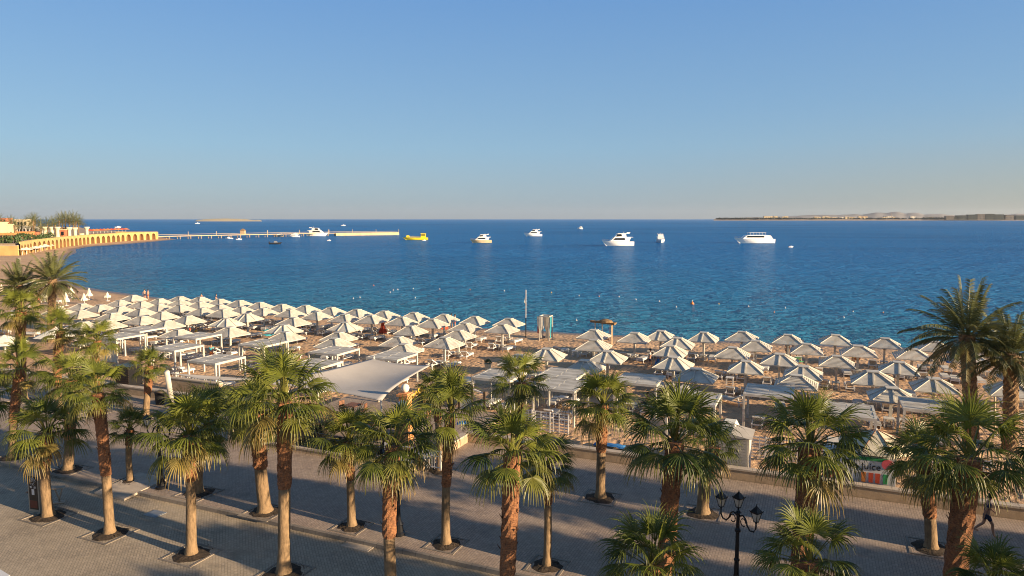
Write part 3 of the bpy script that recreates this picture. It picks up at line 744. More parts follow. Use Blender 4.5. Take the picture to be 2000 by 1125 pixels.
for P, fld, rn, ui in UPOS:
    u, v = UV(P)
    for sg in (-1, 1):
        bu = u + sg * rnd.uniform(.80, .95); bv = v - .1 + rnd.uniform(-.25, .25)
        if any(abs(bu - q[0]) < .72 and abs(bv - q[1]) < 2.0 for q in done): continue
        if P[1] / max(1, abs(P[0])) < 1.05 and P[0] < -70 and rnd.random() < .3: continue
        done.append((bu, bv)); Q = F(bu, bv)
        bed(Q, GR + R(rnd.uniform(-7, 7)), f'white sunbed {"left" if sg < 0 else "right"} of the post, {ORD[ui]} umbrella in {rn} of {fld}', rnd.random() < .55)

# ------------------------------------------------------------------ cabanas: white frames with a louvred flat roof
CAB = [  # (u, v) of the near left corner, width, depth, curtain, label
 (-62.6, 47.4, 1, 'far left cabana with a tied cream curtain on its post'),
 (-60.9, 43.6, 2, 'cabana with a solid curtain wall half hidden by the far row palm crown'),
 (-54.3, 46.5, 0, 'cabana behind the small round headed palm, middle line'),
 (-51.2, 41.5, 1, 'cabana with open frame standing just beyond the tilted white pole'),
 (-44.1, 39.0, 0, 'cabana nearest the lattice screen left of the tallest palm'),
 (-45.9, 46.0, 1, 'cabana with a curtain behind the tallest palm, beds under it'),
 (-37.9, 45.5, 0, 'shaded cabana between the tallest palm and the shade sail'),
 (-35.9, 40.6, 0, 'low cabana roof just over the top left edge of the sail'),
 (-32.3, 45.6, 1, 'bluish shaded cabana right behind the peak of the shade sail'),
 (-21.5, 42.6, 0, 'grey roofed cabana with dark posts behind the white lantern'),
 (-17.6, 44.9, 0, 'cabana partly behind the palm with the white lantern'),
 (-16.6, 41.6, 0, 'cabana beside the lone palm before the wall, white table under it'),
 (-12.2, 45.3, 1, 'cabana with cream curtain right of the lone palm'),
 (-8.0, 41.7, 0, 'cabana right behind the massive dark palm crown'),
 (-3.9, 45.3, 0, 'cabana with slatted roof behind the big roofed umbrella at right'),
 (.45, 42.3, 0, 'bluish roofed cabana right of the palm with hanging fronds'),
 (4.9, 45.4, 0, 'cabana nearest the pair of date palms with cushioned bench'),
]
def make_cabana(curt):
    W, D, H = 2.78, 2.95, 2.28; t = thing('cabana', 'x', 'cabana'); b = MB()
    for x in (0, W):
        for y in (0, D):
            b = MB(); b.box((x, y, H / 2 - .04), (.13, .13, H - .10)); b.build('post', M['white'], t)
    b = MB()
    for y in (0, D): b.box((W / 2, y, H), (W + .13, .13, .16))
    for x in (0, W): b.box((x, D / 2, H), (.13, D - .13, .16))
    b.box((W / 2, D / 2, H), (.08, D - .13, .12)); b.build('beam', M['white'], t)
    b = MB(); n = 17
    for h in (0, 1):
        x0 = .07 + h * (W / 2 - .02); x1 = x0 + W / 2 - .12
        for i in range(n):
            y = .12 + (D - .24) * (i + .5) / n
            b.box(((x0 + x1) / 2, y, H + .055 + .012 * math.sin(i)), (x1 - x0, (D - .24) / n * .80, .022))
    b.build('roof_slats', M['white'], t)
    if curt:
        b = MB(); x0, x1 = (0, .55) if curt == 1 else (0, W)
        k = 24 if curt == 1 else 60; vs_ = []; rg = random.Random(4)
        for i in range(k + 1):
            f = i / k
            for zz, sq in ((H - .1, 1), (1.45, .75 if curt == 1 else 1), (1.15, .3 if curt == 1 else 1), (.15, .5 if curt == 1 else 1)):
                vs_.append((x0 + .08 + (x1 - x0 - .16) * f * sq, .02 + .05 * math.sin(i * 1.9), zz))
        fs = [(i * 4 + j, (i + 1) * 4 + j, (i + 1) * 4 + j + 1, i * 4 + j + 1) for i in range(k) for j in range(3)]
        b.add(vs_, fs); b.build('curtain', M['curtain'], t, True)
    return t
CP = {}
for i, (u, v, cu, lb) in enumerate(CAB):
    if cu not in CP: CP[cu] = o = make_cabana(cu)
    else: o = copy_tree(CP[cu])
    o.location = F(u, v); o.rotation_euler = (0, 0, GR); o['label'] = lb; o['group'] = 'white cabanas along the back of the beach'
    if i in (1,): continue
    for sg in (0, 1):
        P = F(u + .78 + sg * 1.2, v + 1.45); bed(P, GR + R(rnd.uniform(-4, 4)), f'white sunbed on the {"right" if sg else "left"} under the ' + ' '.join(lb.split()[:9]), rnd.random() < .6)
# dark posts of the grey roofed cabana's gate
gate = thing('gate_frame', 'dark timber gate frame with three posts in front of the grey roofed cabana', 'gate', F(-21.9, 41.6), GR)
for x, h in ((-.1, 1.2), (.9, 2.0), (1.8, 1.7)):
    b = MB(); b.box((x, 0, h / 2), (.12, .12, h)); b.build('post', M['dark'], gate)
b = MB(); b.bar((.9, 0, 1.8), (1.8, 0, 1.55), .07, .08); b.box((.4, .02, .75), (.85, .04, .9)); b.build('panel', M['white2'], gate)

# loose extra sunbeds and small tables on open sand
for i, (px, py, r, lb, up) in enumerate([(512, 683, 0, 'white sunbed beside the curtained cabana behind the tallest palm', 1), (742, 709, 20, 'white sunbed on open sand right behind the shaded cabana', 1),
    (1095, 690, -20, 'white sunbed facing left beside the small white table near the thatched swing', 1), (1325, 740, 70, 'white sunbed lying crosswise by the small white table', 1),
    (1430, 788, 60, 'white sunbed crosswise beside the cabana behind the dark palm', 1), (1890, 706, 5, 'white sunbed with blue towel beside the date palm', 0), (1845, 742, 0, 'pair sunbed left of the date palm trunk on shaded sand', 0),
    (915, 750, 40, 'white sunbed by the small potted bush behind the sail', 0)]):
    P = un(px, py, 0); bed(P, GR + R(r), lb, bool(up))
tabs = [(1124, 697, 'small white plastic table right of the tied gazebo'), (1425, 752, 'small white table in front of the ribbed umbrella at right'), (1735, 835, 'white stool left of the cabana with the cushioned bench'),
        (1299, 735, 'small white table behind the couple walking on sand'), (1100, 792, 'small white table under the cabana by the lone palm')]
t0_ = None
for i, (px, py, lb) in enumerate(tabs):
    P = un(px, py, 0)
    if t0_ is None:
        t0_ = thing('side_table', 'x', 'table', (0, 0, 0)); b = MB(); b.box((0, 0, .62), (.6, .6, .05)); b.build('tabletop', M['white2'], t0_)
        for sx in (-1, 1):
            for sy in (-1, 1): b = MB(); b.box((sx * .25, sy * .25, .30), (.06, .06, .59)); b.build('leg', M['white2'], t0_)
        o = t0_
    else: o = copy_tree(t0_)
    o.location = P; o.rotation_euler = (0, 0, GR); o['label'] = lb; o['group'] = 'small white tables'

# white lattice screens
def lattice(a, b_, label, h=1.25, z0=.05):
    A = F(*a); B = F(*b_); d = B - A; L = d.length; t = thing('lattice_screen', label, 'screen', (A + B) / 2 + Vector((0, 0, z0)), math.atan2(d.y, d.x), 'white lattice screens')
    n = max(1, round(L / 1.4))
    for i in range(n + 1): b = MB(); b.box((-L / 2 + L * i / n, 0, h / 2), (.07, .07, h + .08)); b.build('post', M['white2'], t)
    b = MB(); k = 7
    for i in range(n):
        x0 = -L / 2 + L * i / n + .04; x1 = x0 + L / n - .08
        for j in range(k): b.box(((x0 + x1) / 2, .012, .12 + (h - .15) * j / (k - 1)), (x1 - x0, .02, .075))
        for j in range(3): b.box((x0 + (x1 - x0) * (j + .5) / 3, -.012, h / 2), (.05, .018, h - .05))
    b.build('slats', M['white2'], t)
lattice((-44.4, 38.6), (-40.9, 38.6), 'white lattice screen in front of the cabana left of the tallest palm')
lattice((-17.2, 39.9), (-13.6, 39.9), 'white lattice screen left of the lone palm before the wall')
lattice((-3.9, 39.9), (-.6, 39.9), 'white lattice screen behind the white kiosk')
lattice((5.0, 40.3), (8.2, 40.3), 'white lattice screen in front of the cabana nearest the date palms')
lattice((-57.5, 47.0), (-54.9, 47.0), 'white lattice screen between the far left cabanas')

# ------------------------------------------------------------------ shade sails
def sail(name, cor, label, seams=3, pull=.10, sag=.35, n=22):
    t = thing(name, label, 'shade sail', sum(cor, Vector()) / len(cor)); c0 = t.location.copy(); cor = [c - c0 for c in cor]
    b = MB(); vs_ = []
    for j in range(n + 1):
        for i in range(n + 1):
            s, r_ = i / n, j / n
            es, er = s, r_
            # edges are pulled in between the corners
            s2 = .5 + (s - .5) * (1 - pull * 4 * r_ * (1 - r_)); r2 = .5 + (r_ - .5) * (1 - pull * 4 * s * (1 - s))
            p = (cor[0] * (1 - s2) + cor[1] * s2) * (1 - r2) + (cor[3] * (1 - s2) + cor[2] * s2) * r2
            p = p + Vector((0, 0, -sag * 16 * s * (1 - s) * r_ * (1 - r_))); vs_.append(p)
    fs = [(j * (n + 1) + i, j * (n + 1) + i + 1, (j + 1) * (n + 1) + i + 1, (j + 1) * (n + 1) + i) for j in range(n) for i in range(n)]
    b.add(vs_, fs); o = b.build('fabric', M['sail'], t, True); so = o.modifiers.new('s', 'SOLIDIFY'); so.thickness = .02
    b = MB()
    for k in range(1, seams + 1):
        i = round(n * k / (seams + 1)); b.tube([vs_[j * (n + 1) + i] + Vector((0, 0, .012)) for j in range(n + 1)], .012, 5)
    for ed in ([vs_[i] for i in range(n + 1)], [vs_[n * (n + 1) + i] for i in range(n + 1)], [vs_[j * (n + 1)] for j in range(n + 1)], [vs_[j * (n + 1) + n] for j in range(n + 1)]):
        b.tube(ed, .022, 5)
    b.build('seams', M['sail'], t, True)
    return t
A_, B_, C_, D_ = un(505, 748, 3.1), un(728, 701, 3.5), un(840, 714, 3.3), un(745, 783, 2.9)
sail('shade_sail', [A_, B_, C_, D_], 'large beige tensioned shade sail over the bar terrace', 3)
A2, B2, C2 = un(331, 729, 3.3), un(520, 742, 3.1), un(430, 742, 3.2)
sail('shade_sail', [A2, B2, C2, (A2 + C2) / 2 + Vector((.3, -.3, -.05))], 'narrow pale shade sail strung from the tilted white pole', 1, .05, .1)
def pole(P, top, rad_, label, mat='white'):
    t = thing('pole', label, 'pole', P); d = Vector(top) - Vector(P)
    b = MB(); b.tube([(0, 0, 0), d * .5, d], [rad_, rad_, rad_ * .9], 12); b.build('shaft', M[mat], t, True)
    b = MB(); b.box((0, 0, .03), (.4, .4, .06)); b.build('base_plate', M['metalgrey'], t); return t
pole(un(338, 806, PZ), un(326, 726, 3.75), .17, 'thick tilted white pole holding the narrow shade sail at left')
pole(Vector((B_.x + .3, B_.y + .4, 0)), B_ + Vector((0.05, .1, .15)), .09, 'white pole at the far peak of the large shade sail')
pole(Vector((C_.x + .5, C_.y + .1, 0)), C_ + Vector((.1, 0, .1)), .08, 'white pole at the right tip of the large shade sail')
pole(Vector((D_.x + .1, D_.y - .4, PZ)), D_ + Vector((0, -.1, .1)), .05, 'white pole at the near corner of the large shade sail')
pole(Vector((A_.x - .3, A_.y, 0)), A_ + Vector((-.05, 0, .1)), .09, 'white pole hidden by the tallest palm at the left sail corner')
pole(un(1943, 850, 0), un(1943, 776, 2.9), .06, 'slim cream pole between the two date palm trunks', 'cream')

# ------------------------------------------------------------------ bar terrace under the sail
def gatepost(P, ztop, label):
    t = thing('stone_pillar', label, 'pillar', (P[0], P[1], P[2]), GR, 'orange pillars with globe lamps'); h = ztop - P[2] - .5
    b = MB(); b.box((0, 0, h / 2), (.55, .55, h)); b.box((0, 0, .15), (.70, .70, .3)); b.build('shaft', M['orange_stone'], t)
    b = MB(); b.box((0, 0, h + .05), (.78, .78, .12)); b.box((0, 0, h + .14), (.6, .6, .07)); b.build('cap', M['orange_stone'], t)
    b = MB(); b.lathe([(.04, 0), (.13, .05), (.21, .15), (.25, .28), (.21, .41), (.12, .50), (.02, .53)], 20, M=Matrix.Translation((0, 0, h + .17))); b.build('globe', M['globe'], t, True)
P = un(793, 860, PZ); gatepost(Vector((P.x, P.y, PZ)), height_of(756, P), 'orange pillar with round white globe lamp just right of the sail')
P = un(788, 872, PZ); P = F(UV(P)[0] , 31.2, PZ); P.x = (787 - 1000) / FPX * (P.y + 1.0); gatepost(P, height_of(789, P), 'orange pillar with white globe lamp, nearer and lower of the two')
# round timber roofed bar counter with dark base
bar = thing('bar_counter', 'round brown topped bar stand on a dark pedestal behind the railing', 'bar', F(-26.6, 32.6, PZ), GR)
b = MB(); b.lathe([(.62, 0), (.5, .15), (.48, 1.0), (.55, 1.1)], 14); b.build('pedestal', M['dark'], bar)
b = MB(); b.lathe([(1.25, 1.1), (1.3, 1.15), (1.3, 1.22), (1.2, 1.26)], 20); b.build('countertop', M['brown'], bar)
def chair(P, rz, label):
    t = thing('bar_chair', label, 'chair', P, rz, 'chairs on the bar terrace')
    b = MB(); b.box((0, 0, .46), (.44, .44, .05)); b.build('seat', M['brown'], t)
    b = MB(); b.box((0, -.21, .72), (.44, .04, .4)); b.build('backrest', M['brown'], t)
    for sx in (-1, 1):
        for sy in (-1, 1): b = MB(); b.box((sx * .19, sy * .19, .22), (.035, .035, .44)); b.build('leg', M['dark'], t)
def table(P, label, mat='brown'):
    t = thing('bar_table', label, 'table', P, GR, 'tables on the bar terrace')
    b = MB(); b.box((0, 0, .74), (.9, .9, .05)); b.build('tabletop', M[mat], t); b = MB(); b.box((0, 0, .36), (.09, .09, .70)); b.box((0, 0, .03), (.5, .5, .05)); b.build('leg', M['dark'], t)
k = 0
for u, v, nm in ((-29.0, 33.5, 'left'), (-24.0, 34.2, 'middle'), (-21.8, 32.2, 'right'), (-27.5, 37.2, 'rear left'), (-23.0, 37.6, 'rear right')):
    table(F(u, v, PZ), f'square brown table at the {nm} of the bar terrace')
    for q, sn in ((-1, 'left'), (1, 'right')):
        chair(F(u + q * .75, v, PZ), GR + R(90 * q) + R(rnd.uniform(-15, 15)), f'brown chair on the {sn} side of the {nm} bar terrace table')
b = MB(); b.box((0, 0, .8), (1.5, 1.2, 1.5)); b.box((0, 0, 1.6), (1.6, 1.3, .08)); P = un(242, 757, .12)
t = thing('dark_box', 'black slatted bin enclosure behind the low wall at left', 'enclosure', (P.x, P.y + .8, .12), GR)  # dark box added to fill a black opening at the wall
b.build('box', M['black'], t)
b = MB()
for i in range(8): b.box((0, -.61, .16 + i * .18), (1.46, .03, .12))
b.build('slats', M['dark'], t)
P = un(333, 797, PZ); t = thing('litter_bin', 'dark round litter bin against the wall beside the orange trunked palm', 'bin', (un(300, 790, PZ).x + .4, un(300, 790, PZ).y + .1, PZ))
b = MB(); b.lathe([(.28, 0), (.32, .8), (.34, .82)], 14); b.build('body', M['black'], t); b = MB(); b.lathe([(.35, .825), (.30, .92), (.1, .98)], 14); b.build('lid', M['dark'], t)

# ------------------------------------------------------------------ three lantern street lamps
def lantern(parent, loc, glass, metal, s=.80):
    Mx = Matrix.Translation(loc) @ Matrix.Scale(s, 4)
    b = MB(); b.lathe([(.10, 0), (.20, .36)], 4, M=Mx, flat=True); g = b.build('lantern', M[glass], parent)
    b = MB(); b.lathe([(.03, -.14), (.05, -.05), (.12, -.02), (.12, 0)], 8, M=Mx)
    for k in range(4):
        a = math.pi / 4 + k * math.pi / 2; b.bar(Mx @ Vector((.105 * math.cos(a), .105 * math.sin(a), 0)), Mx @ Vector((.208 * math.cos(a), .208 * math.sin(a), .36)), .02, .02)
    b.lathe([(.235, .355), (.245, .40), (.16, .50), (.10, .56), (.07, .60), (.02, .66), (.012, .74)], 4, M=Mx, flat=True)
    for k in range(4):
        a = math.pi / 4 + k * math.pi / 2; p0 = Mx @ Vector((.24 * math.cos(a), .24 * math.sin(a), .39)); b.bar(p0, p0 + Vector((.03 * math.cos(a), .03 * math.sin(a), .07)) * s, .025, .025)
    b.build('lantern_frame', M[metal], g)
def street_lamp(P, H, label, metal='black', rz=0):
    t = thing('street_lamp', label, 'street lamp', P, rz, 'cast iron lamps with lanterns'); h = H - .9
    b = MB(); b.lathe([(.26, 0), (.27, .10), (.20, .16), (.17, .42), (.20, .46), (.11, .60), (.085, .75)], 10); b.build('base', M[metal], t)
    b = MB(); b.lathe([(.085, .75), (.075, 1.2), (.10, 1.23), (.10, 1.28), (.07, 1.32), (.062, h - .75), (.10, h - .73), (.10, h - .66), (.06, h - .6), (.06, h - .1), (.11, h - .06), (.05, h + .02)], 12); b.build('pole', M[metal], t)
    lantern(t, (0, 0, h + .14), 'lampglass', metal)
    for sg in (-1, 1):
        b = MB(); pts = [Vector((sg * (.05 + .62 * s_), 0, h - .30 - .22 * math.sin(s_ * math.pi * 1.0) + .0)) for s_ in [i / 10 for i in range(11)]]
        pts = [Vector((sg * .05, 0, h - .18)), Vector((sg * .20, 0, h - .10)), Vector((sg * .32, 0, h - .20)), Vector((sg * .38, 0, h - .38)), Vector((sg * .50, 0, h - .52)), Vector((sg * .66, 0, h - .50)), Vector((sg * .74, 0, h - .36)), Vector((sg * .74, 0, h - .22))]
        b.tube(pts, .028, 8)
        cu = [Vector((sg * (.22 + .11 * math.cos(a_)), 0, h - .34 + .13 * math.sin(a_))) for a_ in [i * .6 for i in range(10)]]
        b.tube(cu, .020, 6); a_ = b.build('arm', M[metal], t, True); lantern(a_, (sg * .74, 0, h - .10), 'lampglass', metal)
    return t
LV = 24.5
street_lamp(un(315, 953, PZ), 4.0, 'black three lantern lamp with its base right of the smallest thin palm', rz=GR)
street_lamp(un(779, 1044, PZ), 4.0, 'black three lantern lamp hidden behind the palm below the sail corner', rz=GR)
P = F(-1.45, LV, PZ); P = Vector((1443 - 1000, 0, 0)) * (P.y + .8) / FPX + Vector((0, P.y, PZ))
street_lamp(P, height_of(947, P) - PZ, 'black cast iron lamp with three lanterns, fully visible at the bottom right', rz=R(-58))
P = F(-16.6, 37.0, .12); P = Vector(((1001 - 1000) / FPX * 45, un(1001, 800, .12).y, .12)); street_lamp(P, height_of(688, P) - .12, 'silver grey lamp with lantern in the crown of the far row palm', 'metalgrey', rz=R(70))

# ------------------------------------------------------------------ sign box with emblem, stand beside it
P = un(80, 1000, RZ); P0 = un(66, 1000, RZ)
t = thing('sign_box', 'beige sign box with black panel and white emblem at the foot of the left palm', 'sign', (un(76, 1000, RZ).x, un(76, 1000, RZ).y + .15, RZ), R(73))
b = MB(); b.box((0, 0, .90), (.60, .62, 1.74)); b.build('body', M['signbeige'], t)
b = MB(); b.box((0, 0, .02), (.68, .70, .06)); b.lathe([(.45, 1.77), (.36, 1.86), (.14, 1.95)], 4, flat=True); b.lathe([(.12, 1.95), (.15, 2.02), (.08, 2.08)], 10); b.build('roof_cap', M['signbeige'], t)
b = MB(); b.box((-.306, 0, .93), (.012, .48, 1.50)); pn = b.build('panel', M['black'], t)
b = MB()
def arc(cy, cz, r, a0, a1, w_=.018, x=-.316):
    pts = [(cy + r * math.cos(R(a)), cz + r * math.sin(R(a))) for a in [a0 + (a1 - a0) * i / 8 for i in range(9)]]
    for i in range(8): b.bar((x, pts[i][0], pts[i][1]), (x, pts[i + 1][0], pts[i + 1][1]), w_, .006)
for s_ in (-1, 1):
    arc(s_ * .10, 1.50, .075, 0, 360); arc(s_ * .12, 1.48, .045, 0, 300); arc(s_ * .05, 1.34, .05, 0, 360)
arc(0, 1.60, .06, 0, 360); arc(0, 1.56, .035, 0, 360); arc(0, 1.44, .18, 20, 160); b.build('emblem', M['white2'], pn)
def text(s, parent, loc, rot, size, mat, name='lettering', ext=.004):
    cu = bpy.data.curves.new('t', 'FONT'); cu.body = s; cu.size = size; cu.extrude = ext; cu.align_x = 'CENTER'; cu.align_y = 'CENTER'
    tmp = bpy.data.objects.new('tmp', cu); C.objects.link(tmp); dg = bpy.context.evaluated_depsgraph_get(); me = bpy.data.meshes.new_from_object(tmp.evaluated_get(dg))
    bpy.data.objects.remove(tmp); me.materials.clear(); me.materials.append(M[mat]); o = bpy.data.objects.new(name, me); C.objects.link(o); o.parent = parent; o.location = loc; o.rotation_euler = rot; return o
b = MB(); b.box((-.316, -.0, .98), (.012, .15, .26)); b.build('notice', M['white2'], pn)
b = MB(); b.box((-.314, 0, .42), (.010, .42, .34)); b.build('lower_band', M['sign_red'], pn)
for yy in (-.12, .12):
    b = MB(); b.box((-.316, yy, 1.22), (.008, .10, .035)); b.box((-.316, yy * .85, 1.17), (.008, .12, .025)); b.build('caption_mark', M['white2'], pn)
P = un(116, 982, RZ); t = thing('small_stand', 'small pale wooden stand beside the sign box and palm trunk', 'stand', P, .3)
b = MB(); b.box((0, 0, .72), (.5, .35, .04)); b.build('top', M['coping'], t); b = MB(); b.bar((-.15, 0, .7), (.05, 0, .02), .05, .05); b.bar((.15, 0, .7), (-.02, 0, .02), .05, .05); b.box((0, 0, .03), (.45, .3, .04)); b.build('legs', M['coping'], t)
# balcony ledge corner at the very bottom left
P = un(20, 1128, 7.0)
t = thing('balcony_ledge', 'corner of a pale blue ledge at the bottom left edge of the picture', 'ledge', (P.x, P.y, 7.0), R(-33))
b = MB(); b.box((-.75, -.25, 0), (1.5, .5, .08)); b.build('slab', M['white2'], t)
# ------------------------------------------------------------------ boats
def hull(L, B, D, bow=.9, tr=.85, bottom=-.4, rake=.16, n=13):
    """x along the boat (bow at +L/2), deck edge rises to the bow"""
    b = MB(); rows = []
    for i in range(n):
        s = i / (n - 1); x = -L / 2 + L * s
        hw = B / 2 * (tr + (1 - tr) * min(1, s * 3)) * (1 - max(0, (s - .45) / .55) ** 2.4)
        hw = max(hw, .03); dk = D * (1 + (bow - .0) * .45 * max(0, s - .25) ** 1.6)
        xs = x; xw = -L / 2 + (L - L * rake) * s; hb = hw * (.86 if s < .6 else .86 - .5 * (s - .6))
        rows.append([(xs, -hw, dk), ((xs + xw) / 2 + .0, -hw * .95, dk * .55), (xw, -hb, .12), (xw, -hb * .4, bottom), (xw, hb * .4, bottom), (xw, hb, .12), ((xs + xw) / 2, hw * .95, dk * .55), (xs, hw, dk)])
    k = 8
    for r_ in rows: b.v += [tuple(p) for p in r_]
    for i in range(n - 1):
        for j in range(k - 1): b.f.append((i * k + j, i * k + j + 1, (i + 1) * k + j + 1, (i + 1) * k + j)); b.m.append(0)
        b.f.append((i * k + k - 1, i * k, (i + 1) * k, (i + 1) * k + k - 1)); b.m.append(0)
    b.f.append(tuple(range(k))); b.m.append(0); b.f.append(tuple(reversed([(n - 1) * k + j for j in range(k)]))); b.m.append(0)
    return b
def rail(b, L, B, z0, x0, x1, h=.8):
    for sg in (-1, 1):
        pts = []
        for i in range(9):
            x = x0 + (x1 - x0) * i / 8; s = (x + L / 2) / L; hw = B / 2 * (1 - max(0, (s - .45) / .55) ** 2.4) * .95
            pts.append(Vector((x, sg * hw, z0(s) + h))); b.bar((x, sg * hw, z0(s)), pts[-1], .04, .04)
        b.tube(pts, .03, 5)
def yacht(name, label, P, L, B, heading, hullmat='yacht', style=0, cat='yacht', H=1.0):
    t = thing(name, label, cat, (P[0], P[1], SEA), heading, 'boats moored in the bay'); D = L * .105 * H
    hull(L, B, D).build('hull', M[hullmat], t)
    dk = lambda s: D * (1 + .9 * .45 * max(0, s - .25) ** 1.6)
    if style in (0, 1):      # motor yacht with two raked decks
        z1 = D; z2 = D + L * .105 * H; z3 = z2 + L * .09 * H; w1 = B * .76; w2 = B * .62
        b = MB(); b.side([(-L * .34, z1), (L * .26, z1 + .3), (L * .12, z2), (-L * .40, z2)], -w1 / 2, w1 / 2); b.side([(-L * .46, z2), (L * .16, z2), (L * .12, z2 + .18), (-L * .47, z2 + .18)], -w1 / 2 - .1, w1 / 2 + .1); b.build('cabin', M['yacht'], t)
        b = MB(); zz0, zz1 = z1 + (z2 - z1) * .38, z1 + (z2 - z1) * .85
        b.side([(-L * .22, zz0), (L * .17, zz0 + .05), (L * .11, zz1), (-L * .20, zz1)], -w1 / 2 - .04, w1 / 2 + .04); b.build('windows', M['glass_dark'], t)
        b = MB(); b.side([(-L * .26, z2 + .18), (L * .10, z2 + .18), (L * .02, z3), (-L * .24, z3)], -w2 / 2, w2 / 2)
        b.side([(-L * .34, z3), (L * .04, z3), (0, z3 + .16), (-L * .36, z3 + .22)], -w2 / 2 - .1, w2 / 2 + .1)
        b.side([(-L * .36, z3 + .2), (-L * .28, z3 + .2), (-L * .34, z3 + L * .04), (-L * .38, z3 + L * .04)], -w2 / 2, -w2 / 2 + .15); b.side([(-L * .36, z3 + .2), (-L * .28, z3 + .2), (-L * .34, z3 + L * .04), (-L * .38, z3 + L * .04)], w2 / 2 - .15, w2 / 2); b.build('flybridge', M['yacht'], t)
        b = MB(); b.side([(-L * .12, z2 + .5), (L * .075, z2 + .35), (L * .03, z3 - .18), (-L * .10, z3 - .15)], -w2 / 2 - .03, w2 / 2 + .03); b.build('windscreen', M['glass_dark'], t)
        b = MB(); b.tube([(-L * .18, 0, z3), (-L * .2, 0, z3 + L * .07)], .06, 6); b.bar((-L * .2, -.7, z3 + L * .045), (-L * .2, .7, z3 + L * .045), .06, .06); b.build('mast', M['yacht'], t)
    if style == 2:           # low slung dive boat: long cabin with one window band and a sun roof on poles
        z1 = D; z2 = D + L * .085; z3 = z2 + L * .06
        w1 = B * .82
        b = MB(); b.side([(-L * .40, z1), (L * .32, z1 + .2), (L * .22, z2), (L * .1, z2 + .35), (-L * .30, z2 + .3), (-L * .38, z2)], -w1 / 2, w1 / 2); b.build('cabin', M['yacht'], t)
        b = MB(); zz0, zz1 = z1 + (z2 - z1) * .45, z2 - .1; b.side([(-L * .22, zz0), (L * .24, zz0), (L * .20, zz1), (-L * .22, zz1)], -w1 / 2 - .04, w1 / 2 + .04); b.build('windows', M['glass_dark'], t)
        b = MB(); b.box((-L * .06, 0, z3 + .2), (L * .42, B * .7, .14))
        for x in (-.25, -.1, .05, .13):
            for sg in (-1, 1): b.bar((L * x, sg * B * .32, z2), (L * x, sg * B * .32, z3 + .2), .07, .07)
        b.build('sun_roof', M['yacht'], t)
        b = MB(); b.side([(-L * .44, z1 + .2), (-L * .41, z1 + .2), (-L * .36, z2 + .1), (-L * .38, z2 + .1)], -w1 / 2, w1 / 2); b.build('stern_frame', M['yacht'], t)
    b = MB(); rail(b, L, B, dk, L * .12, L * .47, .75); b.build('bow_rail', M['metalgrey'], t)
    return t
def sea_at(px, py): return un(px, py, SEA)
PI = math.pi
yacht('motor_yacht', 'largest white two deck yacht with dark windows and bow to the left', sea_at(1206, 480), 16.4, 4.8, PI + .10, H=1.25)
yacht('motor_yacht', 'white yacht seen from the bow with its left side in shade', sea_at(1290, 473.5), 13.5, 4.9, -PI / 2 - .12, H=1.15)
yacht('motor_yacht', 'white yacht moored above the flagpole, bow to the left', sea_at(1041, 461.5), 14.2, 4.4, PI + .05, H=1.2)
yacht('motor_yacht', 'tan hulled boat with white cabin between the pier and the flagpole', sea_at(939, 474.5), 12.4, 4.2, PI + .08, 'yacht_sunlit', H=1.25)
yacht('motor_yacht', 'small distant white boat near the horizon right of centre', sea_at(1133, 447.5), 7.5, 3.0, PI, H=1.5)
yacht('dive_boat', 'long low white excursion boat with dark window band and sun roof', sea_at(1472, 475), 22.8, 6.0, PI + .06, style=2, cat='excursion boat')
yacht('motor_yacht', 'white yacht moored stern to the pier head', sea_at(621, 461), 17.5, 5.0, -.1, H=1.2)
yacht('motor_yacht', 'small white boat tied beside the pier left of the pier yacht', sea_at(573, 463), 9.0, 3.0, PI, H=1.0)
yacht('motor_yacht', 'cream work boat tied to the pier, leftmost of the tied boats', sea_at(543, 462), 7.5, 3.0, PI + .2, 'yacht_sunlit', H=.9)
# yellow semi submarine
P = sea_at(811, 468.5); t = thing('semi_submarine', 'bright yellow tour boat with railings and wheelhouse beside the pier end', 'tour boat', P, PI + .05, 'boats moored in the bay'); L = 16.5
hull(L, 3.6, 1.5, .5, .8).build('hull', M['yellow_boat'], t)
b = MB(); b.side([(-L * .42, 1.5), (-L * .22, 1.5), (-L * .24, 4.1), (-L * .41, 4.1)], -1.3, 1.3); b.box((-L * .32, 0, 4.2), (L * .22, 3.0, .16)); b.build('wheelhouse', M['yellow_boat'], t)
b = MB(); b.side([(-L * .40, 2.8), (-L * .24, 2.8), (-L * .245, 3.6), (-L * .40, 3.6)], -1.34, 1.34); b.build('windows', M['glass_dark'], t)
b = MB(); b.side([(L * .22, 1.7), (L * .36, 1.7), (L * .33, 3.0), (L * .24, 3.0)], -.9, .9); b.build('bow_cabin', M['yellow_boat'], t)
b = MB()
for sg in (-1, 1):
    for i in range(12): x = -L * .2 + i * L * .40 / 11; b.bar((x, sg * 1.5, 1.5), (x, sg * 1.5, 2.4), .05, .05)
    b.bar((-L * .2, sg * 1.5, 2.4), (L * .2, sg * 1.5, 2.4), .06, .06)
b.build('railing', M['yellow_boat'], t)
def skiff(label, P, L, heading, mat, cabin=True):
    t = thing('small_boat', label, 'small boat', (P[0], P[1], SEA), heading, 'small boats in the bay')
    hull(L, L * .36, L * .13, .7).build('hull', M[mat], t)
    b = MB(); b.side([(-L * .12, L * .12), (L * .18, L * .14), (L * .08, L * .26), (-L * .10, L * .26)], -L * .12, L * .12); b.build('cabin', M['yacht' if mat != 'boat_dark' else 'metalgrey'], t)
    b = MB(); b.box((-L * .47, 0, L * .15), (L * .07, L * .12, L * .16)); b.build('outboard_motor', M['boat_dark'], t)
skiff('black speedboat with light seats in front of the pier', sea_at(538, 477), 6.8, .25, 'boat_dark')
skiff('small white boat in front of the pier at left, larger of two', sea_at(447, 466.5), 5.2, PI, 'yacht')
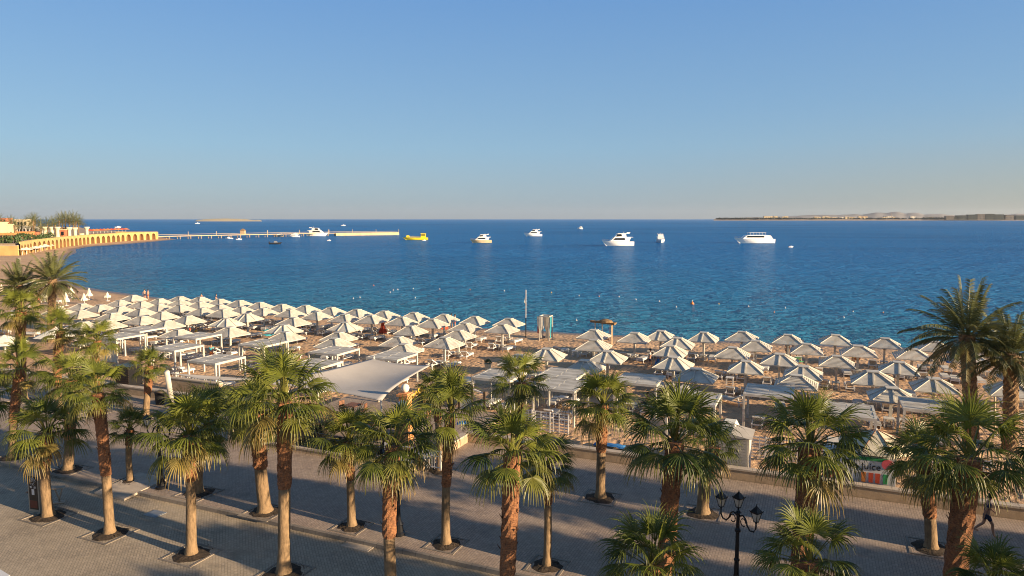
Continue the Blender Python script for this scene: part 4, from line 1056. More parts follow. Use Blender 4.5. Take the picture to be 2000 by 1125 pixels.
skiff('smallest white boat in front of the pier at left', sea_at(467, 468), 3.8, .2, 'yacht')
skiff('white dinghy right of the pier yacht', sea_at(643, 470), 2.6, .2, 'yacht')
skiff('white dinghy beside the excursion boat', sea_at(1545, 483), 2.8, .2, 'yacht')
skiff('white dinghy against the hull of the yellow tour boat', sea_at(829, 470), 2.6, .2, 'yacht')
skiff('tiny white boat near the horizon below the island', sea_at(386, 437), 12, .2, 'yacht')
skiff('tiny white boat beyond the orange parasols at left', sea_at(231, 444.5), 9, .2, 'yacht')
skiff('tiny white boat on the horizon side of the pier yacht', sea_at(671, 441), 9, 0, 'yacht')

# ------------------------------------------------------------------ buoys
def buoy(px, py, mat, label, s=.12):
    P = sea_at(px, py); t = thing('buoy', label, 'buoy', P, 0, 'marker buoys of the bathing area')
    b = MB(); b.lathe([(.02, -s * .8), (s * .6, -s * .5), (s, 0), (s * .62, s * .7), (s * .25, s * 1.0), (s * .12, s * 1.5)], 12); b.build('float', M[mat], t, True)
    b = MB(); b.lathe([(s * .16, s * 1.4), (s * .16, s * 1.9), (.02, s * 2.0)], 8); b.build('cap', M['white2'], t)
buoy(1352, 594, 'orange', 'large orange buoy floating at right, biggest of the buoys', .34)
BU = [(730, 558, 'orange'), (690, 583, 'white2'), (703, 581, 'white2'), (768, 567, 'white2'), (777, 566, 'white2'), (762, 571, 'white2'), (811, 582, 'white2'), (807, 564, 'white2'), (859, 565, 'white2'), (918, 566, 'orange'), (985, 568.5, 'white2'),
      (1077, 572, 'yellow'), (1126, 626, 'white2'), (1131, 578, 'white2'), (1170, 579, 'orange'), (1209, 580, 'white2'), (1242, 585, 'white2'), (1288, 589, 'white2'), (1321, 600, 'white2'), (1404, 594, 'yellow'), (1462, 599, 'white2'), (1534, 602, 'white2'), (1512, 610, 'orange'), (1666, 609, 'white2'), (1648, 620, 'white2'), (1725, 611, 'orange')]
for i, (px, py, mt) in enumerate(sorted(BU)):
    nm = {'white2': 'white', 'orange': 'orange', 'yellow': 'yellow'}[mt]
    w_ = ORD[i] if i < 20 else ['twenty first', 'twenty second', 'twenty third', 'twenty fourth', 'twenty fifth', 'twenty sixth'][i - 20]
    buoy(px, py, mt, f'small {nm} buoy, {w_} from the left of the little floating buoys')

# ------------------------------------------------------------------ pier
pts = [Vector((-228, 448, 0)), Vector((-190, 534, 0)), Vector((-150, 566, 0)), Vector((-97, 592, 0))]
pts = [un(306, 468, SEA), un(520, 463.0, SEA), un(640, 460.5, SEA), un(777, 458.8, SEA)]
t = thing('pier', 'long narrow pier on piles running from the arcade to the yachts', 'pier', (pts[0].x, pts[0].y, SEA)); o0 = t.location.copy()
PD = 2.1; b = MB(); pl = MB(); rl = MB()
for a, c in zip(pts[:-1], pts[1:]):
    a = a - o0; c = c - o0; d = c - a; L = d.length; dn = d.normalized(); sd_ = Vector((-dn.y, dn.x, 0))
    b.bar(a + Vector((0, 0, PD)), c + Vector((0, 0, PD)), 4.5, .45)
    k = int(L / 7)
    for i in range(k):
        p = a + d * (i / k)
        for sg in (-1, 1): pl = MB(); pl.tube([p + sd_ * sg * 1.8 + Vector((0, 0, -2.5)), p + sd_ * sg * 1.8 + Vector((0, 0, PD - .23))], .25, 6); pl.build('pile', M['stone'], t)
    k = int(L / 18)
    for i in range(k + 1):
        p = a + d * (i / k)
        for sg in (-1,): rl.tube([p + sd_ * sg * 2.1 + Vector((0, 0, PD + .2)), p + sd_ * sg * 2.1 + Vector((0, 0, PD + 3.0))], .16, 6)
    for sg in (-1, 1): rl.bar(a + sd_ * sg * 2.1 + Vector((0, 0, PD + 1.1)), c + sd_ * sg * 2.1 + Vector((0, 0, PD + 1.1)), .10, .08)
b.build('deck', M['pier'], t); rl.build('railing', M['pier'], t)
hd = pts[-1] - o0; b = MB(); b.bar(hd - (pts[-1] - pts[-2]) * .9 + Vector((0, 0, .9)), hd + Vector((0, 0, .9)), 6, 2.2); b.build('pier_head', M['pier'], t)
P = un(475, 455, 1.7); t = thing('pier_hut', 'small brown hut standing on the pier', 'hut', (un(475, 464, SEA).x, un(475, 464, SEA).y, PD + SEA + .23)); b = MB(); b.box((0, 0, 1.4), (3, 3, 2.8)); b.build('wall', M['stone'], t); b = MB(); b.lathe([(2.6, 2.8), (.3, 4.2)], 4, flat=True); b.build('roof', M['thatch'], t)

# ------------------------------------------------------------------ left shore: arcade, terrace, resort
base = [un(41, 499, 0), un(64, 493, 0), (un(100, 487, 0)), un(137, 481, 0), un(176, 476.5, 0), un(245, 471, 0), un(306, 467.5, 0)]
TZ = 4.2
t = thing('arcade_wall', 'long yellow retaining wall with a row of round arches along the far beach', 'arcade', (base[0].x, base[0].y, 0)); o0 = t.location.copy()
wl = MB(); ni = MB(); pr = MB(); acc = 0
for a, c in zip(base[:-1], base[1:]):
    a = a - o0; c = c - o0; d = c - a; L = d.length; n = max(1, round(L / 7.0)); W = L / n
    Mx = Matrix.Translation(a) @ Matrix.Rotation(math.atan2(d.y, d.x), 4, 'Z')
    for i in range(n):
        x0 = i * W; r_ = W * .33; cx = x0 + W / 2; zs = 1.9; outl = [(cx - r_, 0)] + [(cx - r_ * math.cos(q), zs + r_ * .85 * math.sin(q)) for q in [PI * j / 10 for j in range(11)]] + [(cx + r_, 0)]
        # wall face around the arch
        L1 = [(x0, 0), (x0, TZ)] ; tops = [(x0, TZ)] + [(p[0], TZ) for p in outl[1:-1]] + [(x0 + W, TZ)]
        wl.add([(x0, 0, 0), (cx - r_, 0, 0), (cx - r_, 0, TZ), (x0, 0, TZ)], [(0, 1, 2, 3)], 0, Mx)
        wl.add([(cx + r_, 0, 0), (x0 + W, 0, 0), (x0 + W, 0, TZ), (cx + r_, 0, TZ)], [(0, 1, 2, 3)], 0, Mx)
        ar = outl[1:-1]
        for p, q in zip(ar[:-1], ar[1:]): wl.add([(p[0], 0, p[1]), (q[0], 0, q[1]), (q[0], 0, TZ), (p[0], 0, TZ)], [(0, 1, 2, 3)], 0, Mx); 
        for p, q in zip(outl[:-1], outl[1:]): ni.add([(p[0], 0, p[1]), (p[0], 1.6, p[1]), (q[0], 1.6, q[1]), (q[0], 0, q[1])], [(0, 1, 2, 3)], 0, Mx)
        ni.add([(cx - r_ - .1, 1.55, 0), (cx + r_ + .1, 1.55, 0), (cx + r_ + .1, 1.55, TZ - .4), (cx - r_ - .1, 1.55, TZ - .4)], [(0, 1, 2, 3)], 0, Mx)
        pr.box((cx, .15, TZ + .3), (W, .35, .6), 0, 0, Mx); pr.box((cx, .15, TZ + .66), (W, .6, .12), 0, 0, Mx)
wl.build('arches', M['yellow_wall'], t); ni.build('niches', M['yellow_shaded'], t); pr.build('parapet', M['yellow_wall'], t)
tp = [(p.x, p.y + .6) for p in base] ; bk = [(un(300, 462, 0).x - 8, 560), (-420, 900), (-900, 1400), (-1500, 1400), (-900, 300), (base[0].x - 40, base[0].y + 8)]
b = MB(); b.prism([(p[0], p[1]) for p in [(base[0].x - 2.4, base[0].y + .9)] + [(q.x - 2.6, q.y + 1.2) for q in base[1:]] + [(base[-1].x - 28, base[-1].y + 25), (-327, 563), (-398, 652), (-650, 952), (-1500, 1400), (-900, 300)]], .0, TZ); tag(b.build('resort_terrace', M['stone']), kind='structure')
e0 = base[-1]; t = thing('arcade_end_wall', 'yellow end wall closing the arcade where the pier begins', 'wall', (e0.x, e0.y, 0)); b = MB(); b.side([(-26, 0), (0.3, 0), (0.3, TZ + .7), (-26, TZ + .7)], .0, 1.0); b.build('wall', M['yellow_wall'], t)
P = un(0, 500, 0); Q = un(41, 499, 0); 
t = thing('yellow_wall', 'large plain yellow wall on the far left beach below the dark ramp', 'wall', (-250, Q.y, 0)); b = MB(); Lx = Q.x - 1 + 250; b.box((Lx / 2, .3, 1.75), (Lx, .6, 3.5)); b.build('wall', M['yellow_wall'], t); b = MB(); b.box((Lx / 2, .3, 3.6), (Lx, .8, .2)); b.build('coping', M['coping'], t)
b = MB(); b.add([(-250, Q.y + .6, 3.3), (Q.x - 5, Q.y + .6, 3.3), ((33 - 1000) / FPX * (Q.y + 34), Q.y + 34, 4.15), (-250, Q.y + 34, 4.15)], [(0, 1, 2, 3)]); tag(b.build('ramp_road', paint('grey_asphalt', (.10, .10, .12), .9, .1, 1)), kind='structure')
def column(px, ytop, ybot, label, z0=0, Yd=None, r_=.8):
    P = un(px, ybot, z0) if Yd is None else Vector(((px - 1000) / FPX * Yd, Yd, z0)); H = height_of(ytop, P) - z0
    t = thing('column', label, 'column', (P.x, P.y, z0), 0, 'cream columns by the arcade'); b = MB(); b.lathe([(r_ * 1.3, 0), (r_ * 1.3, .5), (r_, .7), (r_ * .92, H - 1.6)], 16); b.build('shaft', M['cream'], t, False)
    b = MB(); b.lathe([(r_ * .95, H - 1.6), (r_ * 1.1, H - 1.3), (r_ * 1.7, H - .5), (r_ * 1.75, H)], 16); b.build('capital', M['cream'], t)
for i, (px, yt, yb) in enumerate([(137, 444, 479), (148, 444.5, 478), (171, 443, 475.5)]): column(px, yt, yb, f'tall cream column with flared top in front of the arcade, {ORD[i]} from left')
column(160, 456, 476, 'short cream column stump between the tall arcade columns')
for i, px in enumerate((91, 104, 115)): column(px, 443, 0, f'cream column standing on the resort terrace, {ORD[i]} from left', TZ, 345, .8)
# resort buildings
def house(name, label, P, w_, d_, h, mat, rz=0, floors=1, bays=3, roof=None, dome=False, cat='building', winm='glass_dark'):
    t = thing(name, label, cat, P, rz); b = MB(); b.box((0, 0, h / 2), (w_, d_, h)); b.build('wall', M[mat], t)
    b = MB(); b.box((0, 0, h + .2), (w_ + .5, d_ + .5, .4)); rf = b.build('roof', M[roof or mat], t)
    fh = h / floors
    for f in range(floors):
        for k in range(bays):
            b = MB(); x = -w_ / 2 + w_ * (k + .5) / bays; b.box((x, -d_ / 2 - .04, fh * (f + .52)), (w_ / bays * .45, .12, fh * .5)); b.build('window', M[winm], t)
    if dome: b = MB(); b.lathe([(w_ * .3, h + .4), (w_ * .30, h + 1.4), (w_ * .24, h + 3.2), (w_ * .12, h + 4.2), (.1, h + 4.6)], 16); b.build('dome', M[roof or mat], t, True)
    return t
def onT(px, Y, z=TZ): return Vector(((px - 1000) / FPX * Y, Y, z))
house('villa', 'cream resort building at the far left edge with tall windows', onT(-27, 300), 13, 10, 7.2, 'pale_wall', .0, 2, 5)
house('villa', 'narrow cream villa with white bays between palms at left', onT(15, 318), 3.6, 5, 6.2, 'pale_wall', .1, 2, 2)
house('villa', 'cream resort building behind the garden palms at left', onT(51, 420), 7.5, 8, 8.2, 'pale_wall', .1, 2, 4)
house('villa', 'long low white building roof behind the garden palms', onT(64, 380), 9, 6, 4.6, 'white', .1, 1, 5)
house('villa', 'brick red tower building at the top left edge', onT(13, 560), 7.0, 8, 9.0, 'red_wall', .1, 3, 3, dome=False)
house('villa', 'small orange tower beside the brick red building', onT(22, 565), 3, 4, 9.0, 'orange_stone', .1, 3, 1)
house('kiosk', 'red kiosk with white roof behind the tall columns', onT(127, 350), 2.6, 3, 3.4, 'red_wall', .2, 1, 1, 'pale_wall', cat='kiosk')
house('kiosk', 'brick coloured pavilion in the left gardens', onT(71, 330), 2.6, 3, 2.9, 'red_wall', .2, 1, 1, 'dark', cat='kiosk')
house('villa', 'low orange building with openings behind the left parapet', onT(52, 325), 6.0, 4, 2.7, 'orange_stone', .2, 1, 5)
house('villa', 'low orange building at the left edge behind the parapet', onT(14, 300), 9, 4, 2.6, 'orange_stone', .1, 1, 6)
house('kiosk', 'pale thatched pavilion among the arcade palms', onT(128, 430), 4, 4, 3.0, 'pale_wall', .1, 1, 2, 'thatch', cat='kiosk')
for i, (px, Y, h, r_) in enumerate([(33, 330, 6.5, 3.4), (26, 400, 8, 3.8), (70, 345, 8.5, 4.0), (64, 345, 5.5, 3.0), (73, 400, 9.0, 4.2), (84, 380, 6.5, 3.6), (95, 390, 6.5, 4.0), (105, 400, 7.0, 4.2), (112, 370, 6.0, 3.6), (118, 410, 8.5, 4.4), (125, 430, 9.5, 4.8),
                                  (131, 420, 9.5, 4.8), (139, 425, 9.0, 4.6), (146, 430, 9.8, 4.8), (151, 415, 8.0, 4.6), (156, 440, 7.5, 4.6), (8, 330, 5.5, 3.2), (45, 350, 6, 3.4), (2, 420, 9, 4.0), (81, 340, 4.5, 3), (58, 430, 8, 4)]):
    date_palm(onT(px, Y), TZ, h * .92, r_ * 1.0, rnd.uniform(-.5, .5), f'palm of the far resort gardens, {(ORD + ["twenty first"])[i]} in the cluster listed from the near side', 2, .35, 'palms of the far resort gardens', simple=True)
def bush(P, r_, label, grp='bushes of the far resort', mat='leaf_small', n=260, hz=1.0):
    rg = random.Random(int(P[0] * 13 + P[1] * 7)); t = thing('bush', label, 'bush', P, 0, grp); b = MB()
    for i in range(n):
        d = Vector((rg.gauss(0, 1), rg.gauss(0, 1), abs(rg.gauss(0, 1)))).normalized() * r_ * rg.uniform(.5, 1) ** .5 * rg.uniform(.8, 1.15); d.z *= hz
        s = r_ * rg.uniform(.10, .2); a = Vector((rg.gauss(0, 1), rg.gauss(0, 1), rg.gauss(0, 1))).normalized() * s; c = a.cross(Vector((rg.gauss(0, 1), rg.gauss(0, 1), rg.gauss(0, 1)))).normalized() * s * .5
        b.add([d - a, d + c, d + a, d - c], [(0, 1, 2, 3)])
    b.build('foliage', M[mat], t); b = MB(); b.tube([(0, 0, 0), (0, 0, r_ * .6)], .06 * r_ + .02, 6); b.build('stem', M['dark'], t)
for i, (px, Y, r_) in enumerate([(10, 262, 2.6), (30, 262, 2.8), (24, 300, 3), (45, 300, 3), (62, 310, 2.6), (86, 320, 2.4), (99, 335, 2.6), (78, 300, 2.2), (122, 350, 2.6)]):
    bush(onT(px, Y), r_, f'dark bush on the far left terrace, {ORD[i]} in the planted row')
# white and orange parasols at the far beach
def parasol(P, r_, h, mat, label, grp, n=8):
    t = thing('parasol', label, 'parasol', P, rnd.random(), grp); b = MB(); b.lathe([(r_, h - r_ * .42), (r_ * .5, h - r_ * .2), (.05, h)], n, flat=True); b.build('canopy', M[mat], t)
    b = MB(); b.tube([(0, 0, 0), (0, 0, h - .1)], .05 + r_ * .015, 6); b.build('pole', M['white2'], t)
for i, (px, py, r_) in enumerate([(52, 497, 2.2), (44, 498.5, 1.8), (60, 493, 2.8), (66, 490.5, 2.6), (70, 494, 2.0), (75, 488, 3.0), (82, 486, 3.0), (88, 489, 2.5), (93, 486.5, 2.8), (80, 492, 2.0), (97, 483.5, 2.8), (105, 482.5, 3.0), (112, 481, 2.8), (118, 481.5, 2.6), (124, 479.5, 2.8), (130, 479.5, 2.4)]):
    parasol(un(px, py, 0), r_, 2.7, 'curtain', f'cream parasol on the far beach under the arcade, {ORD[i]} from the near end', 'parasols on the far beach')
for i in range(11): parasol(onT(178 + i * 7.0, 420 + i * 5, TZ), 2.6, 2.9, 'orange' if i % 3 else 'red', f'orange parasol on top of the arcade, {ORD[i]} from left', 'orange parasols on the arcade terrace')
# closed parasols
def closed(P, h, mat, label, grp='closed parasols on the left sand'):
    t = thing('closed_parasol', label, 'closed parasol', P, 0, grp); b = MB(); n = 14; rg = random.Random(int(P[0] * 10))
    for (zz, rr_) in ((.55, .34), (.62, .40), (.9, .34), (h * .55, .24), (h * .62, .19), (h * .8, .15), (h, .04)):
        for k in range(n): a = 2 * PI * k / n; q = rr_ * (1 + (.22 if k % 2 else -.12)); b.v.append((math.cos(a) * q, math.sin(a) * q, zz))
    for i in range(6):
        for k in range(n): b.f.append((i * n + k, i * n + (k + 1) % n, (i + 1) * n + (k + 1) % n, (i + 1) * n + k)); b.m.append(0)
    b.build('fabric', M[mat], t); b = MB(); b.tube([(0, 0, 0), (0, 0, h + .08)], .035, 6); b.lathe([(.3, 0), (.3, .08)], 10); b.build('pole', M['white2'], t)
for i, (px, yt, yb) in enumerate([(4, 556, 578), (29, 560, 580), (58, 564, 580), (86, 562, 588), (108, 604, 622), (130, 571, 597), (140, 560, 581), (165, 573, 594), (175, 563, 585), (210.5, 571, 588)]):
    P = un(px, yb, 0); closed(P, height_of(yt, P), 'curtain' if i else 'cream', f'tied cream parasol on the left sand, {ORD[i]} from left')
P = un(748, 660, 0); closed(P, height_of(626, P), 'red', 'tied red orange parasol among the white umbrellas of left field', 'red closed parasols')
P = un(868, 652, 0); closed(P, height_of(633, P) + .2, 'red', 'smaller tied red parasol near bathers behind the front umbrellas', 'red closed parasols')
# pyramid tent, sunbeds on the left
P = un(67, 575, 0); t = thing('pyramid_tent', 'cream pyramid tent with pale blue towel on the left sand', 'tent', P, GR); hp = height_of(544, P)
b = MB(); b.lathe([(2.7, 1.7), (.2, hp)], 4, flat=True); b.build('roof', M['cream'], t)
for sx in (-1, 1):
    for sy in (-1, 1): b = MB(); b.box((sx * 1.75, sy * 1.75, .88), (.14, .14, 1.76)); b.build('post', M['white'], t)
b = MB(); b.add([(.9, -1.55, 2.02), (1.75, -.75, 2.02), (1.25, -.25, hp * .78), (.45, -1.0, hp * .78)], [(0, 1, 2, 3)]); b.build('towel', M['teal'], t)
P = un(86, 640, 0)
for i, (px, py) in enumerate([(20, 590), (108, 592), (116, 608), (12, 620), (30, 640), (8, 652), (70, 625), (60, 600), (35, 612), (78, 590), (225, 596), (60, 656)]):
    bed(un(px, py, 0), GR + R(rnd.uniform(60, 110)), f'white sunbed scattered on the far left sand, {ORD[i]} of the loose ones', i % 2 == 0)
parasol(un(12, 706, 0), 1.9, 2.5, 'curtain', 'cream parasol behind the left edge palms', 'parasols behind the left palms'); parasol(un(110, 690, 0), 1.9, 2.5, 'curtain', 'cream parasol behind the far row palms at left', 'parasols behind the left palms')

# ------------------------------------------------------------------ island and far coast
def ridge(name, prof, Y, depth, mat, z0=-1.5):
    b = MB(); n = len(prof); rows = 5
    for j in range(rows):
        f = j / (rows - 1)
        for (px, py) in prof:
            x = (px - 1000) / FPX * Y; hz = max(.3, height_of(py, (x, Y + depth * .5)))
            b.v.append((x * (1 + f * depth / Y), Y + depth * f, z0 + (hz - z0) * math.sin(min(1, f * 2) * PI / 2) if f <= .5 else z0 + (hz - z0) * (1.9 - f * 1.8)))
    for j in range(rows - 1):
        for i in range(n - 1): b.f.append((j * n + i, j * n + i + 1, (j + 1) * n + i + 1, (j + 1) * n + i)); b.m.append(0)
    return b.build(name, mat, None, True)
isl = [(384, 431.5)] + [(x, 429.6 - 2.6 * math.sin(max(0, min(1, (x - 390) / 105)) * PI) ** .8 - rnd.random() * .35) for x in range(388, 512, 4)] + [(514, 431.5)]
tag(ridge('island', isl, 3600, 260, M['pale_wall']), kind='structure')
FC = 5200
def hp_(x):
    base_ = 425.5 - max(0, min(1, (x - 1400) / 200)) * 3
    bumps = [(1600, 60, 3.0), (1660, 40, 4.0), (1710, 30, 7.5), (1745, 28, 8.8), (1780, 26, 7.0), (1640, 25, 3.0), (1820, 50, 4.5), (1900, 60, 3.0), (1990, 50, 5.0), (2100, 90, 7)]
    return base_ - max(a * math.exp(-((x - c) / w_) ** 2) for c, w_, a in bumps) - .5 * math.sin(x * .21) * math.sin(x * .09)
ridge_px = [(x, hp_(x)) for x in range(1396, 2300, 4)]
tag(ridge('far_hills', ridge_px, FC + 1500, 900, M['hill']), kind='structure')
tag(ridge('far_shore', [(x, 428.0 - .5 * min(1, (x - 1392) / 60) + .15 * math.sin(x)) for x in range(1392, 2300, 6)], FC, 500, M['stone'], -1.0), kind='structure')
# far wood along the shore
b = MB(); rg = random.Random(5)
for i in range(2600):
    px = rg.uniform(1400, 2080); dn = .22 if px < 1540 or px > 1800 else .07
    if rg.random() > dn * 3: continue
    Y = FC + rg.uniform(60, 300); x = (px - 1000) / FPX * Y; h = rg.uniform(5, 12) * (1.3 if px > 1800 else 1); r_ = rg.uniform(6, 14)
    for k in range(3):
        a = rg.uniform(0, 3.14); h = h * .95; c = Vector((x + rg.uniform(-8, 8), Y, 9 + h * .4)); dv = Vector((math.cos(a) * r_, math.sin(a) * r_, 0)); b.add([c - dv, c + Vector((0, 0, -h * .5)), c + dv, c + Vector((rg.uniform(-3, 3), 0, h * rg.uniform(.5, 1)))], [(0, 1, 2, 3)])
tag(b.build('far_wood', M['farwood']), 'dark belt of trees along the far right shore', 'trees', kind='stuff')
rg = random.Random(9); xs = sorted([rg.uniform(1490, 1760) for _ in range(16)] + [rg.uniform(1560, 1990) for _ in range(16)])
NW = ORD + ['twenty first', 'twenty second', 'twenty third', 'twenty fourth', 'twenty fifth', 'twenty sixth', 'twenty seventh', 'twenty eighth', 'twenty ninth', 'thirtieth', 'thirty first', 'thirty second']
for i, px in enumerate(xs):
    Y = FC + rg.uniform(320, 480); mt = rg.choice(['pale_wall', 'pale_wall', 'white', 'stone']); w_ = rg.uniform(18, 50); h = rg.uniform(8, 20)
    house('far_building', f'tiny pale building on the far right shore, {NW[i]} from left', Vector(((px - 1000) / FPX * Y, Y, 8)), w_, 20, h + 5, mt, 0, 2, 3)
for i, (px, w_, h) in enumerate([(1850, 60, 17), (1872, 70, 20), (1893, 70, 24), (1910, 60, 26), (1926, 70, 27), (1944, 70, 25), (1965, 60, 22), (1985, 60, 20), (1862, 36, 14)]):
    Y = FC - 60; house('far_hotel', f'dark hotel block near the right edge of the far shore, {ORD[i]} of the blocks', Vector(((px - 1000) / FPX * Y, Y, 5)), w_, 25, h * 1.55, 'farwood' if i % 3 else 'dark', 0, 3, 6)
t = thing('radio_mast', 'thin mast rising from the far right shore town', 'mast', Vector(((1779 - 1000) / FPX * FC, FC + 300, 2))); b = MB(); b.tube([(0, 0, 0), (0, 0, 58)], [2.2, 1.0], 6); b.build('shaft', M['brown'], t); b = MB(); b.box((0, 0, 50), (5, 5, 3)); b.build('platform', M['brown'], t)
# ------------------------------------------------------------------ people
def skinned(nodes_, edges, name, mat, parent=None, sub=1, root=0):
    me = bpy.data.meshes.new('tmp'); me.from_pydata([n[0] for n in nodes_], edges, []); o = bpy.data.objects.new('tmp', me); C.objects.link(o)
    o.modifiers.new('k', 'SKIN'); sv = me.skin_vertices[0].data
    for i, n in enumerate(nodes_): sv[i].radius = (n[1], n[1] if len(n) < 3 else n[2]); sv[i].use_root = (i == root)
    s = o.modifiers.new('u', 'SUBSURF'); s.levels = sub; s.render_levels = sub
    dg = bpy.context.evaluated_depsgraph_get(); m2 = bpy.data.meshes.new_from_object(o.evaluated_get(dg)); bpy.data.objects.remove(o); bpy.data.meshes.remove(me)
    m2.materials.clear(); m2.materials.append(mat); m2.polygons.foreach_set('use_smooth', [True] * len(m2.polygons))
    r_ = bpy.data.objects.new(name, m2); C.objects.link(r_)
    if parent is not None: r_.parent = parent
    return r_
POSES = {  # joints in metres: x forward, y left, z up, for a 1.7 m person
 'stand': dict(pel=(0, 0, .92), che=(0.01, 0, 1.32), nek=(0, 0, 1.46), hed=(.02, 0, 1.60), sh=.19, elL=(-.03, .25, 1.12), wrL=(.05, .26, .88), elR=(-.03, -.25, 1.12), wrR=(.05, -.26, .88),
               knL=(.02, .11, .48), anL=(-.02, .12, .08), knR=(.03, -.11, .48), anR=(0, -.12, .08)),
 'walk': dict(pel=(0, 0, .90), che=(.04, 0, 1.30), nek=(.05, 0, 1.44), hed=(.08, 0, 1.58), sh=.19, elL=(.10, .24, 1.10), wrL=(.28, .20, .95), elR=(-.12, -.24, 1.10), wrR=(-.16, -.25, .86),
              knL=(-.05, .09, .48), anL=(-.36, .10, .20), knR=(.20, -.09, .50), anR=(.26, -.10, .08)),
 'carry': dict(pel=(0, 0, .92), che=(.02, 0, 1.32), nek=(.02, 0, 1.46), hed=(.05, 0, 1.60), sh=.19, elL=(.05, .25, 1.10), wrL=(.28, .15, 1.15), elR=(.05, -.25, 1.10), wrR=(.28, -.15, 1.15),
               knL=(.14, .10, .48), anL=(.16, .11, .08), knR=(-.02, -.10, .48), anR=(-.22, -.10, .12)),
 'sit': dict(pel=(0, 0, .50), che=(-.05, 0, .90), nek=(-.05, 0, 1.04), hed=(-.01, 0, 1.18), sh=.19, elL=(.08, .24, .72), wrL=(.28, .16, .62), elR=(.08, -.24, .72), wrR=(.28, -.16, .62),
             knL=(.44, .12, .52), anL=(.46, .13, .10), knR=(.44, -.12, .50), anR=(.50, -.13, .10)),
 'lie': dict(pel=(0, 0, .50), che=(-.36, 0, .62), nek=(-.48, 0, .70), hed=(-.60, 0, .78), sh=.19, elL=(-.22, .27, .50), wrL=(.02, .24, .46), elR=(-.22, -.27, .50), wrR=(.02, -.24, .46),
             knL=(.40, .11, .66), anL=(.74, .11, .46), knR=(.44, -.11, .50), anR=(.86, -.12, .46)),
}
def person(P, pose, face, label, shirt=None, shorts=None, hair='hair', dress=False, s=1.0, z0=None):
    """face: direction the body looks, radians from +x"""
    t = thing('person', label, 'person', (P[0], P[1], P[2] if z0 is None else z0), face, 'people on the beach and promenade'); t.scale = (s,) * 3
    J = POSES[pose]; V = lambda k: Vector(J[k]); sp = (V('che') - V('pel'))
    nd = []; ed = []
    def add(p, r_, r2=None, frm=None):
        nd.append((tuple(p), r_, r_ if r2 is None else r2)); 
        if frm is not None: ed.append((frm, len(nd) - 1))
        return len(nd) - 1
    pel = add(V('pel'), .13, .12); mid = add(V('pel') + sp * .45, .115, .11, pel); che = add(V('che') - sp * .12, .14, .12, mid)
    nek = add(V('nek'), .055, .055, che); up = (V('hed') - V('nek')).normalized(); fw = Vector((1, 0, 0)) if pose != 'lie' else Vector((.3, 0, .95))
    fw = (fw - up * fw.dot(up)).normalized(); jaw = add(V('nek') + up * .075 + fw * .015, .065, .07, nek); sk = add(V('hed') + up * .01, .085, .09, jaw); tp_ = add(V('hed') + up * .075, .07, .075, sk)
    nose = add(V('hed') - up * .015 + fw * .10, .014, .014, sk)
    for sg, e, w_ in ((1, 'elL', 'wrL'), (-1, 'elR', 'wrR')):
        sh = add(V('che') + Vector((0, sg * J['sh'] * .85, .0)), .062, .062, che); el = add(V(e), .043, .043, sh); wr = add(V(w_), .028, .028, el)
        d = (V(w_) - V(e)).normalized(); sd_ = Vector((0, 1, 0)); sd_ = (sd_ - d * sd_.dot(d)).normalized(); pm = add(V(w_) + d * .055, .034, .018, wr)
        for k, (o_, ln) in enumerate(((-.030, .060), (-.010, .072), (.010, .068), (.028, .055))):
            a = add(V(w_) + d * .085 + sd_ * o_, .0095, .0095, pm); add(V(w_) + d * (.085 + ln) + sd_ * o_ * 1.2 + Vector((.012, 0, -.006)), .0085, .0085, a)
        a = add(V(w_) + d * .05 + Vector((.035, -sg * .02, 0)), .0105, .0105, pm); add(V(w_) + d * .085 + Vector((.055, -sg * .03, 0)), .009, .009, a)
    for sg, k_, a_ in ((1, 'knL', 'anL'), (-1, 'knR', 'anR')):
        hp = add(V('pel') + Vector((0, sg * .09, -.04)), .090, .090, pel); kn = add(V(k_), .060, .060, hp); cf = add(V(k_).lerp(V(a_), .35) - Vector((.015, 0, 0)), .055, .055, kn); an = add(V(a_), .038, .038, cf)
        if pose == 'lie': he = add(V(a_) + Vector((.05, 0, .03)), .038, .038, an); add(V(a_) + Vector((.07, 0, .15)), .03, .03, he)
        else: he = add(V(a_) + Vector((.05, 0, -.04)), .038, .034, an); add(V(a_) + Vector((.17, 0, -.055)), .034, .022, he)
    skinned(nd, ed, 'body', M['skin'], t)
    hd = V('hed'); b = MB(); n = 10
    Mh = Matrix.Translation(hd - fw * .022) @ up.to_track_quat('Z', 'Y').to_matrix().to_4x4()
    b.lathe([(.098, -.03), (.108, .03), (.100, .08), (.065, .125), (.01, .138)], n, M=Mh)
    if dress or hair == 'longhair': b.lathe([(.07, -.16), (.095, -.05), (.10, 0)], n, M=Matrix.Translation(-fw * .035) @ Mh)
    b.build('hair', M['hair'], t, True)
    if shirt:
        q = [(tuple(V('pel') + sp * .12), .140, .130), (tuple(V('pel') + sp * .5), .130, .122), (tuple(V('che') - sp * .10), .152, .132), (tuple(V('che') + sp.normalized() * .07), .085, .075)]
        e_ = [(0, 1), (1, 2), (2, 3)]
        for sg, e in ((1, 'elL'), (-1, 'elR')):
            a = V('che') + Vector((0, sg * J['sh'] * .85, 0)); q.append((tuple(a), .075, .075)); q.append((tuple(a.lerp(V(e), .6)), .060, .060)); e_ += [(2, len(q) - 2), (len(q) - 2, len(q) - 1)]
        skinned(q, e_, 'shirt', M[shirt], t)
